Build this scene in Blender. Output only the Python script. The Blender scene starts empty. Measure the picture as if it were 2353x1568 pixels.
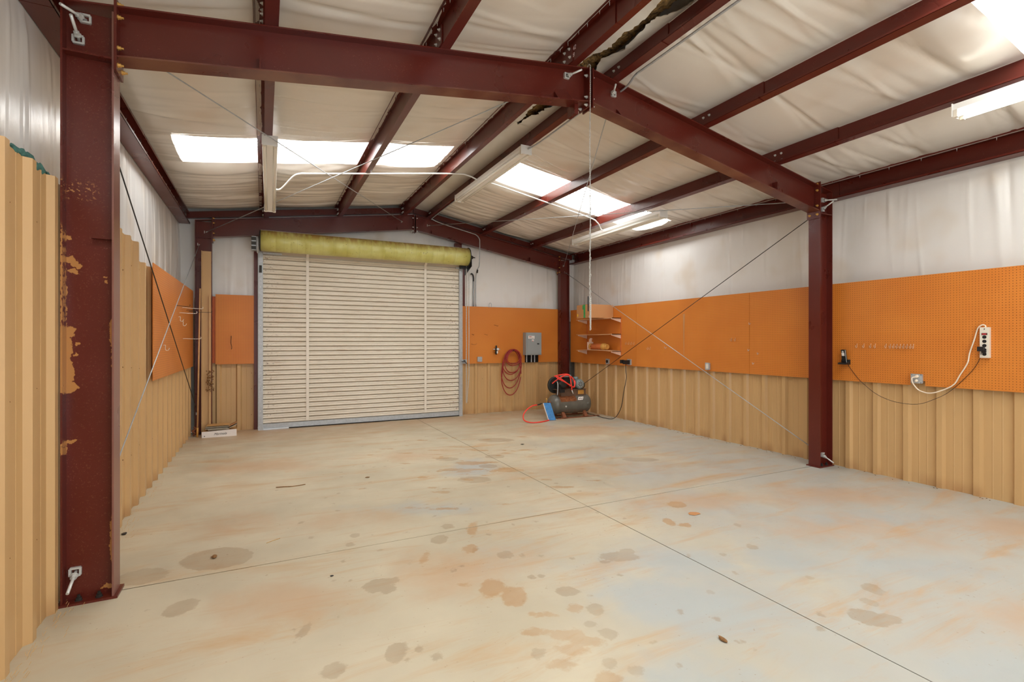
import bpy, math, random
from mathutils import Vector, Matrix
R = math.radians
rnd = random.Random(7)
scene = bpy.context.scene
C = scene.collection

# ------------------------------------------------------------------ camera
YAW = math.atan((1176.5 - 606.0) / 1144.0)
cam_d = bpy.data.cameras.new('camera')
cam_d.sensor_width = 36.0
cam_d.lens = 1144.0 / 2353.0 * 36.0
cam_d.clip_start = 0.05
cam = bpy.data.objects.new('camera', cam_d)
cam.location = (0, 0, 1.62)
cam.rotation_euler = (math.pi / 2, 0, -YAW)
C.objects.link(cam)
scene.camera = cam

# ------------------------------------------------------------------ world, view
W = bpy.data.worlds.new('world')
scene.world = W
W.use_nodes = True
bg = W.node_tree.nodes['Background']
bg.inputs[0].default_value = (0.80, 0.90, 1.0, 1)
bg.inputs[1].default_value = 1.6
scene.view_settings.view_transform = 'Standard'
scene.view_settings.look = 'None'
scene.view_settings.gamma = 1
scene.view_settings.use_curve_mapping = False
scene.view_settings.exposure = 0.25
SKYLIGHT = 10.0         # radiance of the daylit translucent roof panels
TUBE = 9.0            # radiance of the fluorescent tubes that are switched on

scene.cycles.diffuse_bounces = 6
scene.cycles.max_bounces = 8
# area fill light added behind the viewer in an assumed doorway, brightens the ceiling
REAR_FILL = 2.1
fill_d = bpy.data.lights.new('rear_fill_light', 'AREA')
fill_d.shape = 'RECTANGLE'; fill_d.size = 4.2; fill_d.size_y = 3.3
fill_d.energy = REAR_FILL * math.pi * 4.2 * 3.3
fill_d.color = (.95, .98, 1.0)
fill_o = bpy.data.objects.new('rear_fill_light', fill_d)
fill_o.location = (2.4, -2.63, 1.66); fill_o.rotation_euler = (math.pi / 2, 0, 0)
C.objects.link(fill_o)

# ------------------------------------------------------------------ dimensions
RX = 2.80
def zr(x):             # top of the rafters = underside of the purlins
    return 4.235 - (0.136 * (RX - x) if x < RX else 0.178 * (x - RX))
XL, XR, YB, YN = -1.11, 6.65, 10.28, -2.45
YF, YE = 4.0, 10.16    # web planes of the middle frame and of the end frame

# ------------------------------------------------------------------ node helpers
class NT:
    def __init__(s, name):
        s.m = bpy.data.materials.new(name); s.m.use_nodes = True
        s.t = s.m.node_tree; s.b = s.t.nodes['Principled BSDF']
    def n(s, typ, **kw):
        nd = s.t.nodes.new(typ)
        for k, v in kw.items(): setattr(nd, k, v)
        return nd
    def link(s, a, b): s.t.links.new(a, b)
    def put(s, inp, v):
        if hasattr(v, 'node'): s.link(v, inp)
        elif v is not None:
            if inp.type == 'RGBA' and len(v) == 3: v = (*v, 1)
            inp.default_value = v
    def pos(s): return s.n('ShaderNodeNewGeometry').outputs['Position']
    def obj(s): return s.n('ShaderNodeTexCoord').outputs['Object']
    def math(s, op, a, b=None, c=None, clamp=False):
        nd = s.n('ShaderNodeMath', operation=op, use_clamp=clamp)
        s.put(nd.inputs[0], a)
        if b is not None: s.put(nd.inputs[1], b)
        if c is not None: s.put(nd.inputs[2], c)
        return nd.outputs[0]
    def vmath(s, op, a, b=None):
        nd = s.n('ShaderNodeVectorMath', operation=op)
        s.put(nd.inputs[0], a)
        if b is not None: s.put(nd.inputs[1], b)
        return nd.outputs['Value'] if op in ('LENGTH', 'DISTANCE', 'DOT_PRODUCT') else nd.outputs[0]
    def noise(s, vec, scale, detail=3, rough=.5, dist=0, out='Fac'):
        nd = s.n('ShaderNodeTexNoise'); s.put(nd.inputs['Vector'], vec)
        nd.inputs['Scale'].default_value = scale; nd.inputs['Detail'].default_value = detail
        nd.inputs['Roughness'].default_value = rough; nd.inputs['Distortion'].default_value = dist
        return nd.outputs[out]
    def ramp(s, v, a, b, lo=0., hi=1.):
        nd = s.n('ShaderNodeMapRange', interpolation_type='SMOOTHSTEP')
        s.put(nd.inputs[0], v)
        for i, q in zip((1, 2, 3, 4), (a, b, lo, hi)): nd.inputs[i].default_value = q
        return nd.outputs[0]
    def mix(s, f, a, b, blend='MIX'):
        nd = s.n('ShaderNodeMix', data_type='RGBA', blend_type=blend)
        s.put(nd.inputs[0], f); s.put(nd.inputs[6], a); s.put(nd.inputs[7], b)
        return nd.outputs[2]
    def scale(s, vec, v3):
        return s.vmath('MULTIPLY', vec, v3)
    def sep(s, vec):
        nd = s.n('ShaderNodeSeparateXYZ'); s.put(nd.inputs[0], vec); return nd.outputs
    def comb(s, x, y, z=0.):
        nd = s.n('ShaderNodeCombineXYZ')
        for i, v in enumerate((x, y, z)): s.put(nd.inputs[i], v)
        return nd.outputs[0]
    def bump(s, h, strength=.3, dist=.01):
        nd = s.n('ShaderNodeBump'); s.put(nd.inputs['Height'], h)
        nd.inputs['Strength'].default_value = strength; nd.inputs['Distance'].default_value = dist
        s.link(nd.outputs[0], s.b.inputs['Normal'])
    def field(s, vec, items, soft=(.80, 1.08)):
        # union of ellipses (cx, cy, a, b, rot): 1 inside, 0 outside
        acc = None
        for cx, cy, a, b, ro in items:
            mp = s.n('ShaderNodeMapping', vector_type='TEXTURE')
            s.put(mp.inputs['Vector'], vec)
            mp.inputs['Location'].default_value = (cx, cy, 0)
            mp.inputs['Rotation'].default_value = (0, 0, ro)
            mp.inputs['Scale'].default_value = (a, b, 1)
            l = s.vmath('LENGTH', mp.outputs[0])
            acc = l if acc is None else s.math('MINIMUM', acc, l)
        return s.ramp(acc, soft[0], soft[1], 1., 0.)
    def done(s, col=None, rough=None, metal=None, spec=None, coat=None, emit=None):
        if col is not None: s.put(s.b.inputs['Base Color'], col)
        if rough is not None: s.put(s.b.inputs['Roughness'], rough)
        if metal is not None: s.put(s.b.inputs['Metallic'], metal)
        if spec is not None: s.put(s.b.inputs['Specular IOR Level'], spec)
        if coat is not None: s.put(s.b.inputs['Coat Weight'], coat)
        if emit is not None:
            s.put(s.b.inputs['Emission Color'], emit[0]); s.b.inputs['Emission Strength'].default_value = emit[1]
        return s.m

def lin(r, g, b):      # sRGB 0-255 -> linear
    f = lambda c: (c / 255 / 12.92) if c / 255 <= .04045 else ((c / 255 + .055) / 1.055) ** 2.4
    return (f(r), f(g), f(b))
def shade(c, k): return tuple(min(1., v * k) for v in c)

def simple(name, rgb, rough=.5, metal=0., var=.12, vs=14., bump=0., bs=60., spec=.5, coat=0.):
    t = NT(name); c = lin(*rgb); p = t.obj()
    col = t.mix(t.noise(p, vs, 2), shade(c, 1 - 1.6 * var), shade(c, 1 + 1.6 * var)) if var > .06 else c
    if bump: t.bump(t.noise(p, bs, 3), bump, .004)
    return t.done(col, rough, metal, spec, coat)

M = {}
M['galv'] = simple('galvanised_steel', (176, 180, 182), .38, .25, .15, 30)
M['zinc'] = simple('zinc_bolt', (205, 205, 200), .3, .25, .1)
M['brass'] = simple('yellow_zinc_bolt', (206, 160, 84), .4, .3, .2)
M['white_paint'] = simple('white_enamel', (238, 237, 232), .35, 0, .05)
M['cream_tube'] = simple('unlit_fluorescent_glass', (236, 232, 220), .18, 0, .03)
M['dark'] = simple('black_plastic', (22, 22, 24), .45, 0, .1)
M['rubber'] = simple('black_rubber', (26, 24, 22), .7, 0, .1)
M['grey_box'] = simple('grey_enamel', (150, 156, 154), .4, 0, .05)
M['white_plastic'] = simple('white_plastic', (224, 216, 200), .4, 0, .03)
M['cord_white'] = simple('cream_cord', (235, 220, 198), .45, 0, .03)
M['red_hose'] = simple('bright_red_hose', (236, 62, 46), .4, 0, .08)
M['dark_red_hose'] = simple('dull_red_hose', (150, 36, 34), .45, 0, .15)
M['cardboard'] = simple('cardboard', (186, 132, 84), .8, 0, .06, 8, .1, 80)
M['cardboard_dark'] = simple('brown_cardboard', (196, 150, 92), .8, 0, .08, 8)
M['grey_card'] = simple('grey_board', (168, 158, 138), .8, 0, .1)
M['blue'] = simple('blue_cloth', (70, 132, 190), .85, 0, .3, 24, .3, 90)
M['wood'] = simple('pale_wood', (206, 160, 110), .6, 0, .12, 20)
M['shelf'] = simple('shelf_board', (206, 160, 118), .6, 0, .08, 10)
M['bracket'] = simple('cream_bracket', (226, 196, 176), .5, 0, .05)
M['iron'] = simple('dark_cast_iron', (52, 50, 46), .55, .4, .3, 20)
M['motor'] = simple('grey_green_motor', (112, 130, 130), .45, .1, .1, 12)
M['rust'] = simple('rusty_iron', (130, 76, 46), .75, .1, .35, 25, .3, 60)
M['yellow_brown'] = simple('yellow_brown_plastic', (206, 150, 70), .5, 0, .2, 12)
M['orange_brown'] = simple('orange_brown_sleeve', (192, 104, 52), .5, 0, .12, 12)
M['green_tape'] = simple('green_tape', (40, 150, 78), .4, 0, .15)
M['yellow_tape'] = simple('yellow_tape', (232, 180, 40), .5, 0, .05)
M['label_white'] = simple('white_label', (232, 226, 220), .6, 0, .03)
M['ink'] = simple('ink', (60, 52, 52), .8, 0, 0)
M['ink_red'] = simple('red_ink', (170, 40, 46), .7, 0, 0)
M['chalk'] = simple('white_marker', (228, 210, 214), .8, 0, 0)
M['saddle'] = simple('grimy_brown_steel', (104, 80, 64), .5, .1, .25, 14)
M['straw'] = simple('dry_straw', (206, 168, 110), .8, 0, .25, 60)
M['mud'] = simple('dry_mud', (128, 92, 54), .95, 0, .4, 60, .5, 120)
M['gap'] = simple('dark_gap', (20, 14, 12), .95, 0, .2)
M['outside'] = simple('pale_gravel', (214, 210, 200), .9, 0, .2, 30)
M['chain'] = simple('bright_chain', (196, 196, 190), .35, .25, .1)
M['clear'] = simple('cloudy_plastic', (206, 160, 120), .25, 0, .1)
M['green_wool'] = simple('green_fibre', (72, 120, 112), .95, 0, .35, 40, .6, 90)
M['drab_sheet'] = simple('roof_sheet', (170, 165, 155), .6, 0, .1)

def steel(name, patches=None, base=(92, 31, 21), dusty=0.0, speck=0.):
    t = NT(name); p = t.pos(); c = lin(*base)
    n1 = t.noise(p, 3, 3)
    col = t.mix(n1, shade(c, .85), shade(c, 1.15))
    sp = t.math('MULTIPLY', t.ramp(t.noise(p, 120, 1), .70, .76), t.ramp(n1, .5, .65))
    col = t.mix(t.math('MULTIPLY', sp, .6), col, lin(150, 96, 80))       # paint chips
    if speck: col = t.mix(t.math('MULTIPLY', t.ramp(t.noise(p, 85, 2, .7), .60, .68), speck), col, lin(142, 96, 70))
    if dusty: col = t.mix(t.math('MULTIPLY', t.ramp(n1, .35, .7), dusty), col, lin(140, 100, 74))
    if patches:
        s = t.sep(p); q = t.comb(s[0], s[2])
        nz = t.noise(p, 38, 3, .6, out='Color')
        q = t.vmath('ADD', q, t.scale(t.vmath('SUBTRACT', nz, (.5, .5, .5)), (.04, .05, 0)))
        f = t.math('MULTIPLY', t.field(q, patches, (.92, 1.0)), t.ramp(s[0], -.862, -.858, 1, 0))
        col = t.mix(f, col, lin(178, 124, 68))
        fr = t.math('MULTIPLY', t.ramp(t.noise(p, 70, 1), .60, .66), t.ramp(t.math('ABSOLUTE', t.math('SUBTRACT', s[2], 2.56)), .02, .09, 1, 0))
        col = t.mix(t.math('MULTIPLY', fr, t.ramp(s[0], -1.0, -.9, 1, 0)), col, lin(170, 116, 68))
    return t.done(col, t.ramp(n1, .3, .7, .27, .33), 0, .5)
M['steel'] = steel('red_oxide_steel')
M['steel_dusty'] = steel('dusty_red_oxide_steel', None, (92, 36, 28), .5)
M['steel_sheen'] = steel('sheen_lightened_steel', None, (128, 84, 76), .3)  # base colour lightened to paint sheen on the left column's inner flange
M['steel_left'] = steel('patched_red_oxide_steel', speck=.22, patches=[
    (-1.078, 2.125, .030, .020, 0), (-1.055, 2.10, .022, .018, .4), (-1.035, 2.085, .016, .012, .4), (-1.085, 2.26, .018, .014, 0), (-1.062, 2.055, .026, .014, 0),
    (-.905, 2.03, .014, .008, 0), (-.90, 2.0, .012, .008, 0),
    (-1.085, 1.68, .035, .035, 0), (-1.095, 1.58, .03, .09, 0), (-1.09, 1.42, .034, .10, 0), (-1.08, 1.33, .045, .035, 0), (-1.04, 1.60, .014, .012, 0), (-1.05, 1.54, .012, .010, 0),
    (-.862, 1.66, .018, .13, 0), (-.86, 1.50, .010, .10, 0), (-1.075, .99, .036, .014, .1), (-1.10, .95, .010, .03, 0),
    (-.87, .35, .012, .16, 0), (-.89, .055, .04, .012, 0), (-1.10, 1.95, .006, .4, 0)])

def liner():
    t = NT('tan_liner_sheet'); p = t.pos(); c = lin(199, 161, 110)
    n1 = t.noise(t.scale(p, (1, 1, .2)), 4, 2)
    col = t.mix(n1, shade(c, .88), shade(c, 1.10))
    dirt = t.math('MULTIPLY', t.ramp(t.sep(p)[2], .0, .16, 1, 0), t.ramp(n1, .4, .6))
    col = t.mix(t.math('MULTIPLY', dirt, .5), col, lin(150, 104, 62))
    return t.done(col, .40, 0, .5)
M['liner'] = liner()

def blanket(name, tint=(230, 224, 214)):
    t = NT(name); p = t.pos(); c = lin(*tint)
    n1 = t.noise(p, 1.6, 2)
    col = t.mix(t.ramp(n1, .5, .8), c, lin(220, 210, 196))
    t.bump(t.noise(p, 14, 2), .08, .010)
    return t.done(col, .27, 0, .5)
M['blanket'] = blanket('white_vapour_barrier')
M['wall_blanket'] = blanket('white_wall_vapour_barrier', (230, 228, 224))

def wool():
    t = NT('brown_fibreglass'); p = t.pos()
    f = t.noise(p, 22, 6, .7)
    col = t.mix(t.ramp(f, .3, .7), lin(70, 50, 28), lin(196, 154, 90))
    t.bump(f, 1.0, .05)
    return t.done(col, .95)
M['wool'] = wool()

def peg(name, axis):
    t = NT(name); p = t.pos(); s = t.sep(p)
    a = s[0] if axis == 'x' else s[1]
    fx = t.math('SUBTRACT', t.math('FRACT', t.math('DIVIDE', a, .0262)), .5)
    fz = t.math('SUBTRACT', t.math('FRACT', t.math('DIVIDE', s[2], .0262)), .5)
    d = t.vmath('LENGTH', t.comb(fx, fz))
    hole = t.ramp(d, .10, .17, 1, 0)
    c = lin(218, 124, 34)
    col = t.mix(t.noise(p, 1.8, 2), lin(200, 113, 37), lin(218, 136, 53))
    col = t.mix(t.math('MULTIPLY', hole, .82), col, lin(58, 24, 6))
    return t.done(col, .42, 0, .5)
M['peg_x'] = peg('orange_pegboard_back', 'x')
M['peg_y'] = peg('orange_pegboard_side', 'y')
M['peg_edge'] = simple('pegboard_fibre_edge', (150, 92, 50), .8)
M['old_ply'] = simple('stained_orange_board', (176, 78, 22), .5, 0, .35, 6)

def curtain():
    t = NT('door_slat_paint'); p = t.pos()
    c = lin(216, 206, 180)
    col = t.mix(t.noise(p, 1.2, 2), lin(214, 203, 182), lin(234, 228, 214))
    st = t.ramp(t.noise(t.scale(p, (1.2, 1, 16)), 2.2, 5, .65), .58, .72)
    col = t.mix(t.math('MULTIPLY', st, .4), col, lin(176, 130, 92))
    s = t.sep(p)
    edge = t.math('MAXIMUM', t.ramp(s[0], .0, .35, 1, 0), t.ramp(s[0], 3.35, 3.75, 0, 1))
    sp = t.math('MULTIPLY', t.ramp(t.noise(t.scale(p, (1, 1, 2.2)), 24, 4, .6), .60, .68), t.math('ADD', t.math('MULTIPLY', edge, .8), .12))
    col = t.mix(sp, col, lin(96, 56, 34))
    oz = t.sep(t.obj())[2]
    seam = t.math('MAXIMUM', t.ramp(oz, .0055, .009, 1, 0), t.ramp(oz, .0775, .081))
    col = t.mix(t.math('MULTIPLY', seam, .4), col, lin(128, 106, 82))         # darker brown along the slat joints
    return t.done(col, .5)
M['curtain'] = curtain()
def drum():
    t = NT('yellow_green_drum'); p = t.pos(); s = t.sep(p)
    col = t.mix(t.ramp(t.noise(p, 3, 4), .3, .7), lin(190, 184, 96), lin(206, 204, 128))
    top = t.math('MULTIPLY', t.ramp(s[2], 3.40, 3.56), t.ramp(t.noise(t.scale(p, (3, 1, 1)), 6, 5), .25, .6))
    col = t.mix(t.math('MULTIPLY', top, .8), col, lin(150, 104, 44))     # settled dust
    ln = t.ramp(t.math('ABSOLUTE', t.math('SUBTRACT', t.math('FRACT', t.math('MULTIPLY', s[0], 4.6)), .5)), .0, .03, 1, 0)
    col = t.mix(t.math('MULTIPLY', ln, .18), col, lin(120, 104, 36))
    sp = t.ramp(t.noise(p, 34, 3), .68, .72)
    col = t.mix(t.math('MULTIPLY', sp, .7), col, lin(84, 66, 24))
    return t.done(col, .32)
M['drum'] = drum()

def tank():
    t = NT('grey_tank_paint'); o = t.obj(); s = t.sep(o)
    c = lin(104, 102, 94)
    col = t.mix(t.ramp(t.noise(o, 7, 4), .3, .7), shade(c, .88), shade(c, 1.1))
    n = t.noise(o, 9, 5, .65)
    up = t.math('MULTIPLY', t.ramp(s[2], .28, .38), t.math('MULTIPLY', t.ramp(s[0], -.38, -.32), t.ramp(s[0], .02, .16, 1, 0)))
    f = t.ramp(t.math('ADD', up, t.math('MULTIPLY', n, .6)), .95, 1.12)
    col = t.mix(f, col, t.mix(t.ramp(t.noise(o, 30, 4), .35, .65), lin(112, 66, 40), lin(146, 90, 54)))
    low = t.math('MULTIPLY', t.ramp(s[2], .12, .2, 1, 0), t.ramp(n, .4, .6))
    col = t.mix(t.math('MULTIPLY', low, .6), col, lin(120, 74, 44))
    return t.done(col, .36, .15)
M['tank'] = tank()

def floor_mat():
    t = NT('stained_concrete'); p = t.pos(); s = t.sep(p)
    base = t.mix(t.ramp(t.noise(p, .9, 5, .55), .3, .7), lin(198, 188, 163), lin(182, 172, 148))
    # bare grey-blue cement towards the near right, dust on the rest
    g = t.math('ADD', t.math('MULTIPLY', s[0], .16), t.math('MULTIPLY', s[1], -.13))
    g = t.math('ADD', g, t.math('MULTIPLY', t.noise(t.scale(p, (1, .8, 1)), .85, 5, .6), 1.5))
    base = t.mix(t.ramp(g, .50, 1.1, 0., .9), base, lin(174, 175, 168))
    # tyre-swept tan dust, drawn out along the building
    m = t.n('ShaderNodeMapping'); t.put(m.inputs[0], p); m.inputs['Rotation'].default_value = (0, 0, R(38))
    m.inputs['Scale'].default_value = (.6, 2.6, 1)
    st = t.ramp(t.noise(m.outputs[0], 1.25, 5, .66, .6), .50, .72)
    m2 = t.n('ShaderNodeMapping'); t.put(m2.inputs[0], p); m2.inputs['Rotation'].default_value = (0, 0, R(-20))
    m2.inputs['Scale'].default_value = (.5, 2.2, 1)
    st2 = t.ramp(t.noise(m2.outputs[0], 1.7, 5, .68, .8), .53, .74)
    dust = t.math('MAXIMUM', st, t.math('MULTIPLY', st2, .8))
    base = t.mix(t.math('MULTIPLY', dust, .72), base, lin(186, 150, 106))
    # more dust against the far end and the walls
    wall = t.math('MULTIPLY', t.ramp(s[1], 8.4, 10.2), t.ramp(t.noise(p, 2.2, 4), .25, .6))
    base = t.mix(t.math('MULTIPLY', wall, .65), base, lin(180, 140, 98))
    # fine sweeping hairlines
    hl = t.n('ShaderNodeMapping'); t.put(hl.inputs[0], p); hl.inputs['Rotation'].default_value = (0, 0, R(64)); hl.inputs['Scale'].default_value = (1.2, 26, 1)
    h = t.math('MULTIPLY', t.ramp(t.noise(hl.outputs[0], 2.4, 3, .5, .5), .56, .70), t.ramp(t.noise(p, 1.6, 3), .5, .68))
    base = t.mix(t.math('MULTIPLY', h, .35), base, lin(190, 150, 102))
    # stains: distances to their outlines are stored on the slab meshes, ragged edges come from noise
    def att(nm):
        nd = t.n('ShaderNodeAttribute'); nd.attribute_name = nm; return nd.outputs['Fac']
    nf = t.noise(p, 13, 3, .6); nl = t.noise(p, 1.6, 4, .65)
    rag = t.math('MULTIPLY_ADD', nf, .075, -.0375); wide = t.math('MULTIPLY_ADD', nl, 1.1, -.55)
    fd = t.ramp(t.math('ADD', att('damp'), rag), -.010, .006, 1., 0.)
    fr = t.ramp(t.math('ADD', att('rust'), t.math('MULTIPLY', rag, 1.25)), -.016, .008, 1., 0.)
    ft = t.ramp(t.math('ADD', att('tan'), wide), -.32, .16, 1., 0.)
    fb = t.ramp(t.math('ADD', att('blue'), t.math('MULTIPLY', wide, -.8)), -.22, .10, 1., 0.)
    base = t.mix(t.math('MULTIPLY', ft, .55), base, lin(188, 152, 116))
    base = t.mix(t.math('MULTIPLY', fb, .75), base, lin(168, 174, 172))
    mot = t.ramp(nl, .3, .6, .55, 1.)
    base = t.mix(t.math('MULTIPLY', t.math('MULTIPLY', fd, mot), .50), base, lin(150, 128, 100))
    base = t.mix(t.math('MULTIPLY', t.math('MULTIPLY', fr, mot), .62), base, lin(172, 130, 80))
    # specks
    sp = t.math('MULTIPLY', t.ramp(t.noise(p, 34, 2), .68, .72), t.ramp(nl, .45, .6))
    base = t.mix(t.math('MULTIPLY', sp, .5), base, lin(148, 122, 92))
    t.bump(t.noise(p, 60, 4), .05, .003)
    return t.done(base, t.ramp(t.noise(p, 3, 4), .3, .7, .38, .55), 0, .4)
M['floor'] = floor_mat()

def glow(name, col, e):
    t = NT(name); return t.done((.8, .8, .8), .5, 0, .2, None, (col, e))
def sky_mat():
    t = NT('daylit_translucent_panel'); y = t.sep(t.pos())[1]
    f = t.math('ABSOLUTE', t.math('SUBTRACT', t.math('FRACT', t.math('MULTIPLY', y, 9.4)), .5))
    rib = t.ramp(f, .09, .15, .072, 1.)           # thicker laps of the fibreglass ribs let less light through
    return t.done((.8, .8, .8), .5, 0, .2, None, (t.mix(rib, (0, 0, 0), (.95, .98, 1.0)), SKYLIGHT))
M['skylight'] = sky_mat()
M['tube_on'] = glow('lit_fluorescent_tube', (1.0, .96, .82, 1), TUBE)

# ------------------------------------------------------------------ mesh helpers
class MB:
    def __init__(s): s.v = []; s.f = []; s.sm = []
    def quad_grid(s, rows, smooth=True, closed_u=False, flip=False):
        b = len(s.v); n = len(rows[0])
        for r in rows: s.v += [tuple(q) for q in r]
        for j in range(len(rows) - 1):
            for i in range(n if closed_u else n - 1):
                a, c = b + j * n + i, b + j * n + (i + 1) % n
                q = (a, c, c + n, a + n)
                s.f.append(q[::-1] if flip else q); s.sm.append(smooth)
        return b
    def hexa(s, p):     # 8 points: bottom 4 ccw, top 4 ccw
        b = len(s.v); s.v += [tuple(q) for q in p]
        for f in ((3,2,1,0),(4,5,6,7),(0,1,5,4),(1,2,6,5),(2,3,7,6),(3,0,4,7)):
            s.f.append(tuple(b + i for i in f)); s.sm.append(False)
        return s
    def box(s, x0, x1, y0, y1, z0, z1):
        return s.hexa([(x0,y0,z0),(x1,y0,z0),(x1,y1,z0),(x0,y1,z0),(x0,y0,z1),(x1,y0,z1),(x1,y1,z1),(x0,y1,z1)])
    def obox(s, c, ax, ay, az):     # oriented box from half-axis vectors
        c, ax, ay, az = map(Vector, (c, ax, ay, az))
        return s.hexa([c-ax-ay-az, c+ax-ay-az, c+ax+ay-az, c-ax+ay-az, c-ax-ay+az, c+ax-ay+az, c+ax+ay+az, c-ax+ay+az])
    def bar(s, p0, p1, w, h, up=(0,0,1)):
        p0, p1, up = Vector(p0), Vector(p1), Vector(up)
        d = (p1 - p0) / 2; x = d.cross(up).normalized() * w / 2; u = x.cross(d).normalized() * h / 2
        return s.obox((p0 + p1) / 2, d, x, u)
    def prism(s, poly, y0, y1, axis='y'):
        # poly = list of 2-D points; axis y: (x,z); axis x: (y,z); axis z: (x,y)
        def P(a, b, t): return {'y': (a, t, b), 'x': (t, a, b), 'z': (a, b, t)}[axis]
        b = len(s.v); n = len(poly)
        s.v += [P(*q, y0) for q in poly] + [P(*q, y1) for q in poly]
        s.f.append(tuple(range(b, b + n))[::-1]); s.sm.append(False)
        s.f.append(tuple(range(b + n, b + 2 * n))); s.sm.append(False)
        for i in range(n):
            j = (i + 1) % n
            s.f.append((b + i, b + j, b + n + j, b + n + i)); s.sm.append(False)
        return s
    def lathe(s, p0, axis, prof, n=20, smooth=True, cap=True):
        p0, a = Vector(p0), Vector(axis).normalized()
        u = a.orthogonal().normalized(); w = a.cross(u)
        rows = []
        for t, r in prof:
            rows.append([p0 + a * t + (u * math.cos(k * math.tau / n) + w * math.sin(k * math.tau / n)) * max(r, 1e-5) for k in range(n)])
        b = s.quad_grid(rows, smooth, True)
        if cap:
            s.f.append(tuple(range(b, b + n))[::-1]); s.sm.append(False)
            e = b + (len(prof) - 1) * n
            s.f.append(tuple(range(e, e + n))); s.sm.append(False)
        return s
    def cyl(s, p0, p1, r, n=12, r2=None):
        p0, p1 = Vector(p0), Vector(p1); d = p1 - p0
        return s.lathe(p0, d, [(0, r), (d.length, r if r2 is None else r2)], n)
    def tube(s, pts, r, n=8, smooth_path=True, sub=6):
        pts = [Vector(p) for p in pts]
        if smooth_path and len(pts) > 2: pts = catmull(pts, sub)
        rows = []; u = None
        for i, p in enumerate(pts):
            d = (pts[min(i + 1, len(pts) - 1)] - pts[max(i - 1, 0)]).normalized()
            if u is None: u = d.orthogonal().normalized()
            else:
                u = (u - d * u.dot(d))
                u = u.normalized() if u.length > 1e-6 else d.orthogonal().normalized()
            w = d.cross(u)
            rows.append([p + (u * math.cos(k * math.tau / n) + w * math.sin(k * math.tau / n)) * r for k in range(n)])
        b = s.quad_grid(rows, True, True)
        s.f.append(tuple(range(b, b + n))[::-1]); s.sm.append(False)
        e = b + (len(rows) - 1) * n
        s.f.append(tuple(range(e, e + n))); s.sm.append(False)
        return s
    def mesh(s, name, mat, off=(0, 0, 0)):
        me = bpy.data.meshes.new(name)
        o = Vector(off)
        me.from_pydata([tuple(Vector(v) - o) for v in s.v], [], s.f)
        me.polygons.foreach_set('use_smooth', s.sm)
        me.materials.append(M[mat] if isinstance(mat, str) else mat)
        me.update(); return me

def catmull(p, sub):
    out = []
    for i in range(len(p) - 1):
        a, b, c, d = p[max(i-1,0)], p[i], p[i+1], p[min(i+2,len(p)-1)]
        for k in range(sub):
            t = k / sub
            out.append(.5 * ((2*b) + (c-a)*t + (2*a-5*b+4*c-d)*t*t + (3*b-a-3*c+d)*t**3))
    out.append(p[-1]); return out

def wloc(o):
    v = Vector((0, 0, 0))
    while o: v = v + o.location; o = o.parent
    return v
def part(name, mb, mat, parent, label=None):
    o = bpy.data.objects.new(name, mb.mesh(name, mat, wloc(parent))); C.objects.link(o); o.parent = parent
    if label: o['label'] = label
    return o
def inst(name, me, parent, at):      # shared mesh placed at a world point
    o = bpy.data.objects.new(name, me); C.objects.link(o); o.parent = parent
    o.location = Vector(at) - wloc(parent); return o
def tag(o, label, cat, group=None):
    o['label'] = label; o['category'] = cat
    if group: o['group'] = group
    return o
def thing(name, label, cat, loc, group=None):
    o = bpy.data.objects.new(name, None); C.objects.link(o); o.location = loc; o.empty_display_size = .1
    return tag(o, label, cat, group)
def solid(name, mb, mat, label, cat, group=None):      # a thing that is one mesh, origin at its base
    xs = [v[0] for v in mb.v]; ys = [v[1] for v in mb.v]; zs = [v[2] for v in mb.v]
    at = ((min(xs)+max(xs))/2, (min(ys)+max(ys))/2, min(zs))
    o = bpy.data.objects.new(name, mb.mesh(name, mat, at)); C.objects.link(o); o.location = at
    return tag(o, label, cat, group)
def struct(name, mb, mat, label=None):
    o = bpy.data.objects.new(name, mb.mesh(name, mat)); C.objects.link(o); o['kind'] = 'structure'
    if label: o['label'] = label
    return o
def text(body, size, mat, parent, at, right, up, shear=0., name='lettering'):
    cu = bpy.data.curves.new(name, 'FONT'); cu.body = body; cu.size = size; cu.extrude = .0006
    cu.align_x = 'CENTER'; cu.align_y = 'CENTER'; cu.shear = shear
    tmp = bpy.data.objects.new(name, cu); C.objects.link(tmp)
    dg = bpy.context.evaluated_depsgraph_get()
    me = bpy.data.meshes.new_from_object(tmp.evaluated_get(dg))
    bpy.data.objects.remove(tmp)
    r, u = Vector(right).normalized(), Vector(up).normalized(); n = r.cross(u)
    m = Matrix((r, u, n)).transposed().to_4x4()
    me.transform(Matrix.Translation(Vector(at) - wloc(parent)) @ m)
    me.materials.clear(); me.materials.append(M[mat])
    o = bpy.data.objects.new(name, me); C.objects.link(o); o.parent = parent
    return o

BOLTS = {}
def bolt_mesh(axis, mat, r=.011, l=.022):
    k = (axis, mat, r, l)
    if k not in BOLTS:
        a = {'x': (1,0,0), '-x': (-1,0,0), 'y': (0,1,0), '-y': (0,-1,0), 'z': (0,0,1), '-z': (0,0,-1)}[axis]
        BOLTS[k] = MB().lathe((0,0,0), a, [(0, r*1.35), (.003, r*1.35), (.0031, r), (l*.55, r), (l*.56, r*.55), (l, r*.55)], 6, False).mesh('bolt', mat)
    return BOLTS[k]

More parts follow.
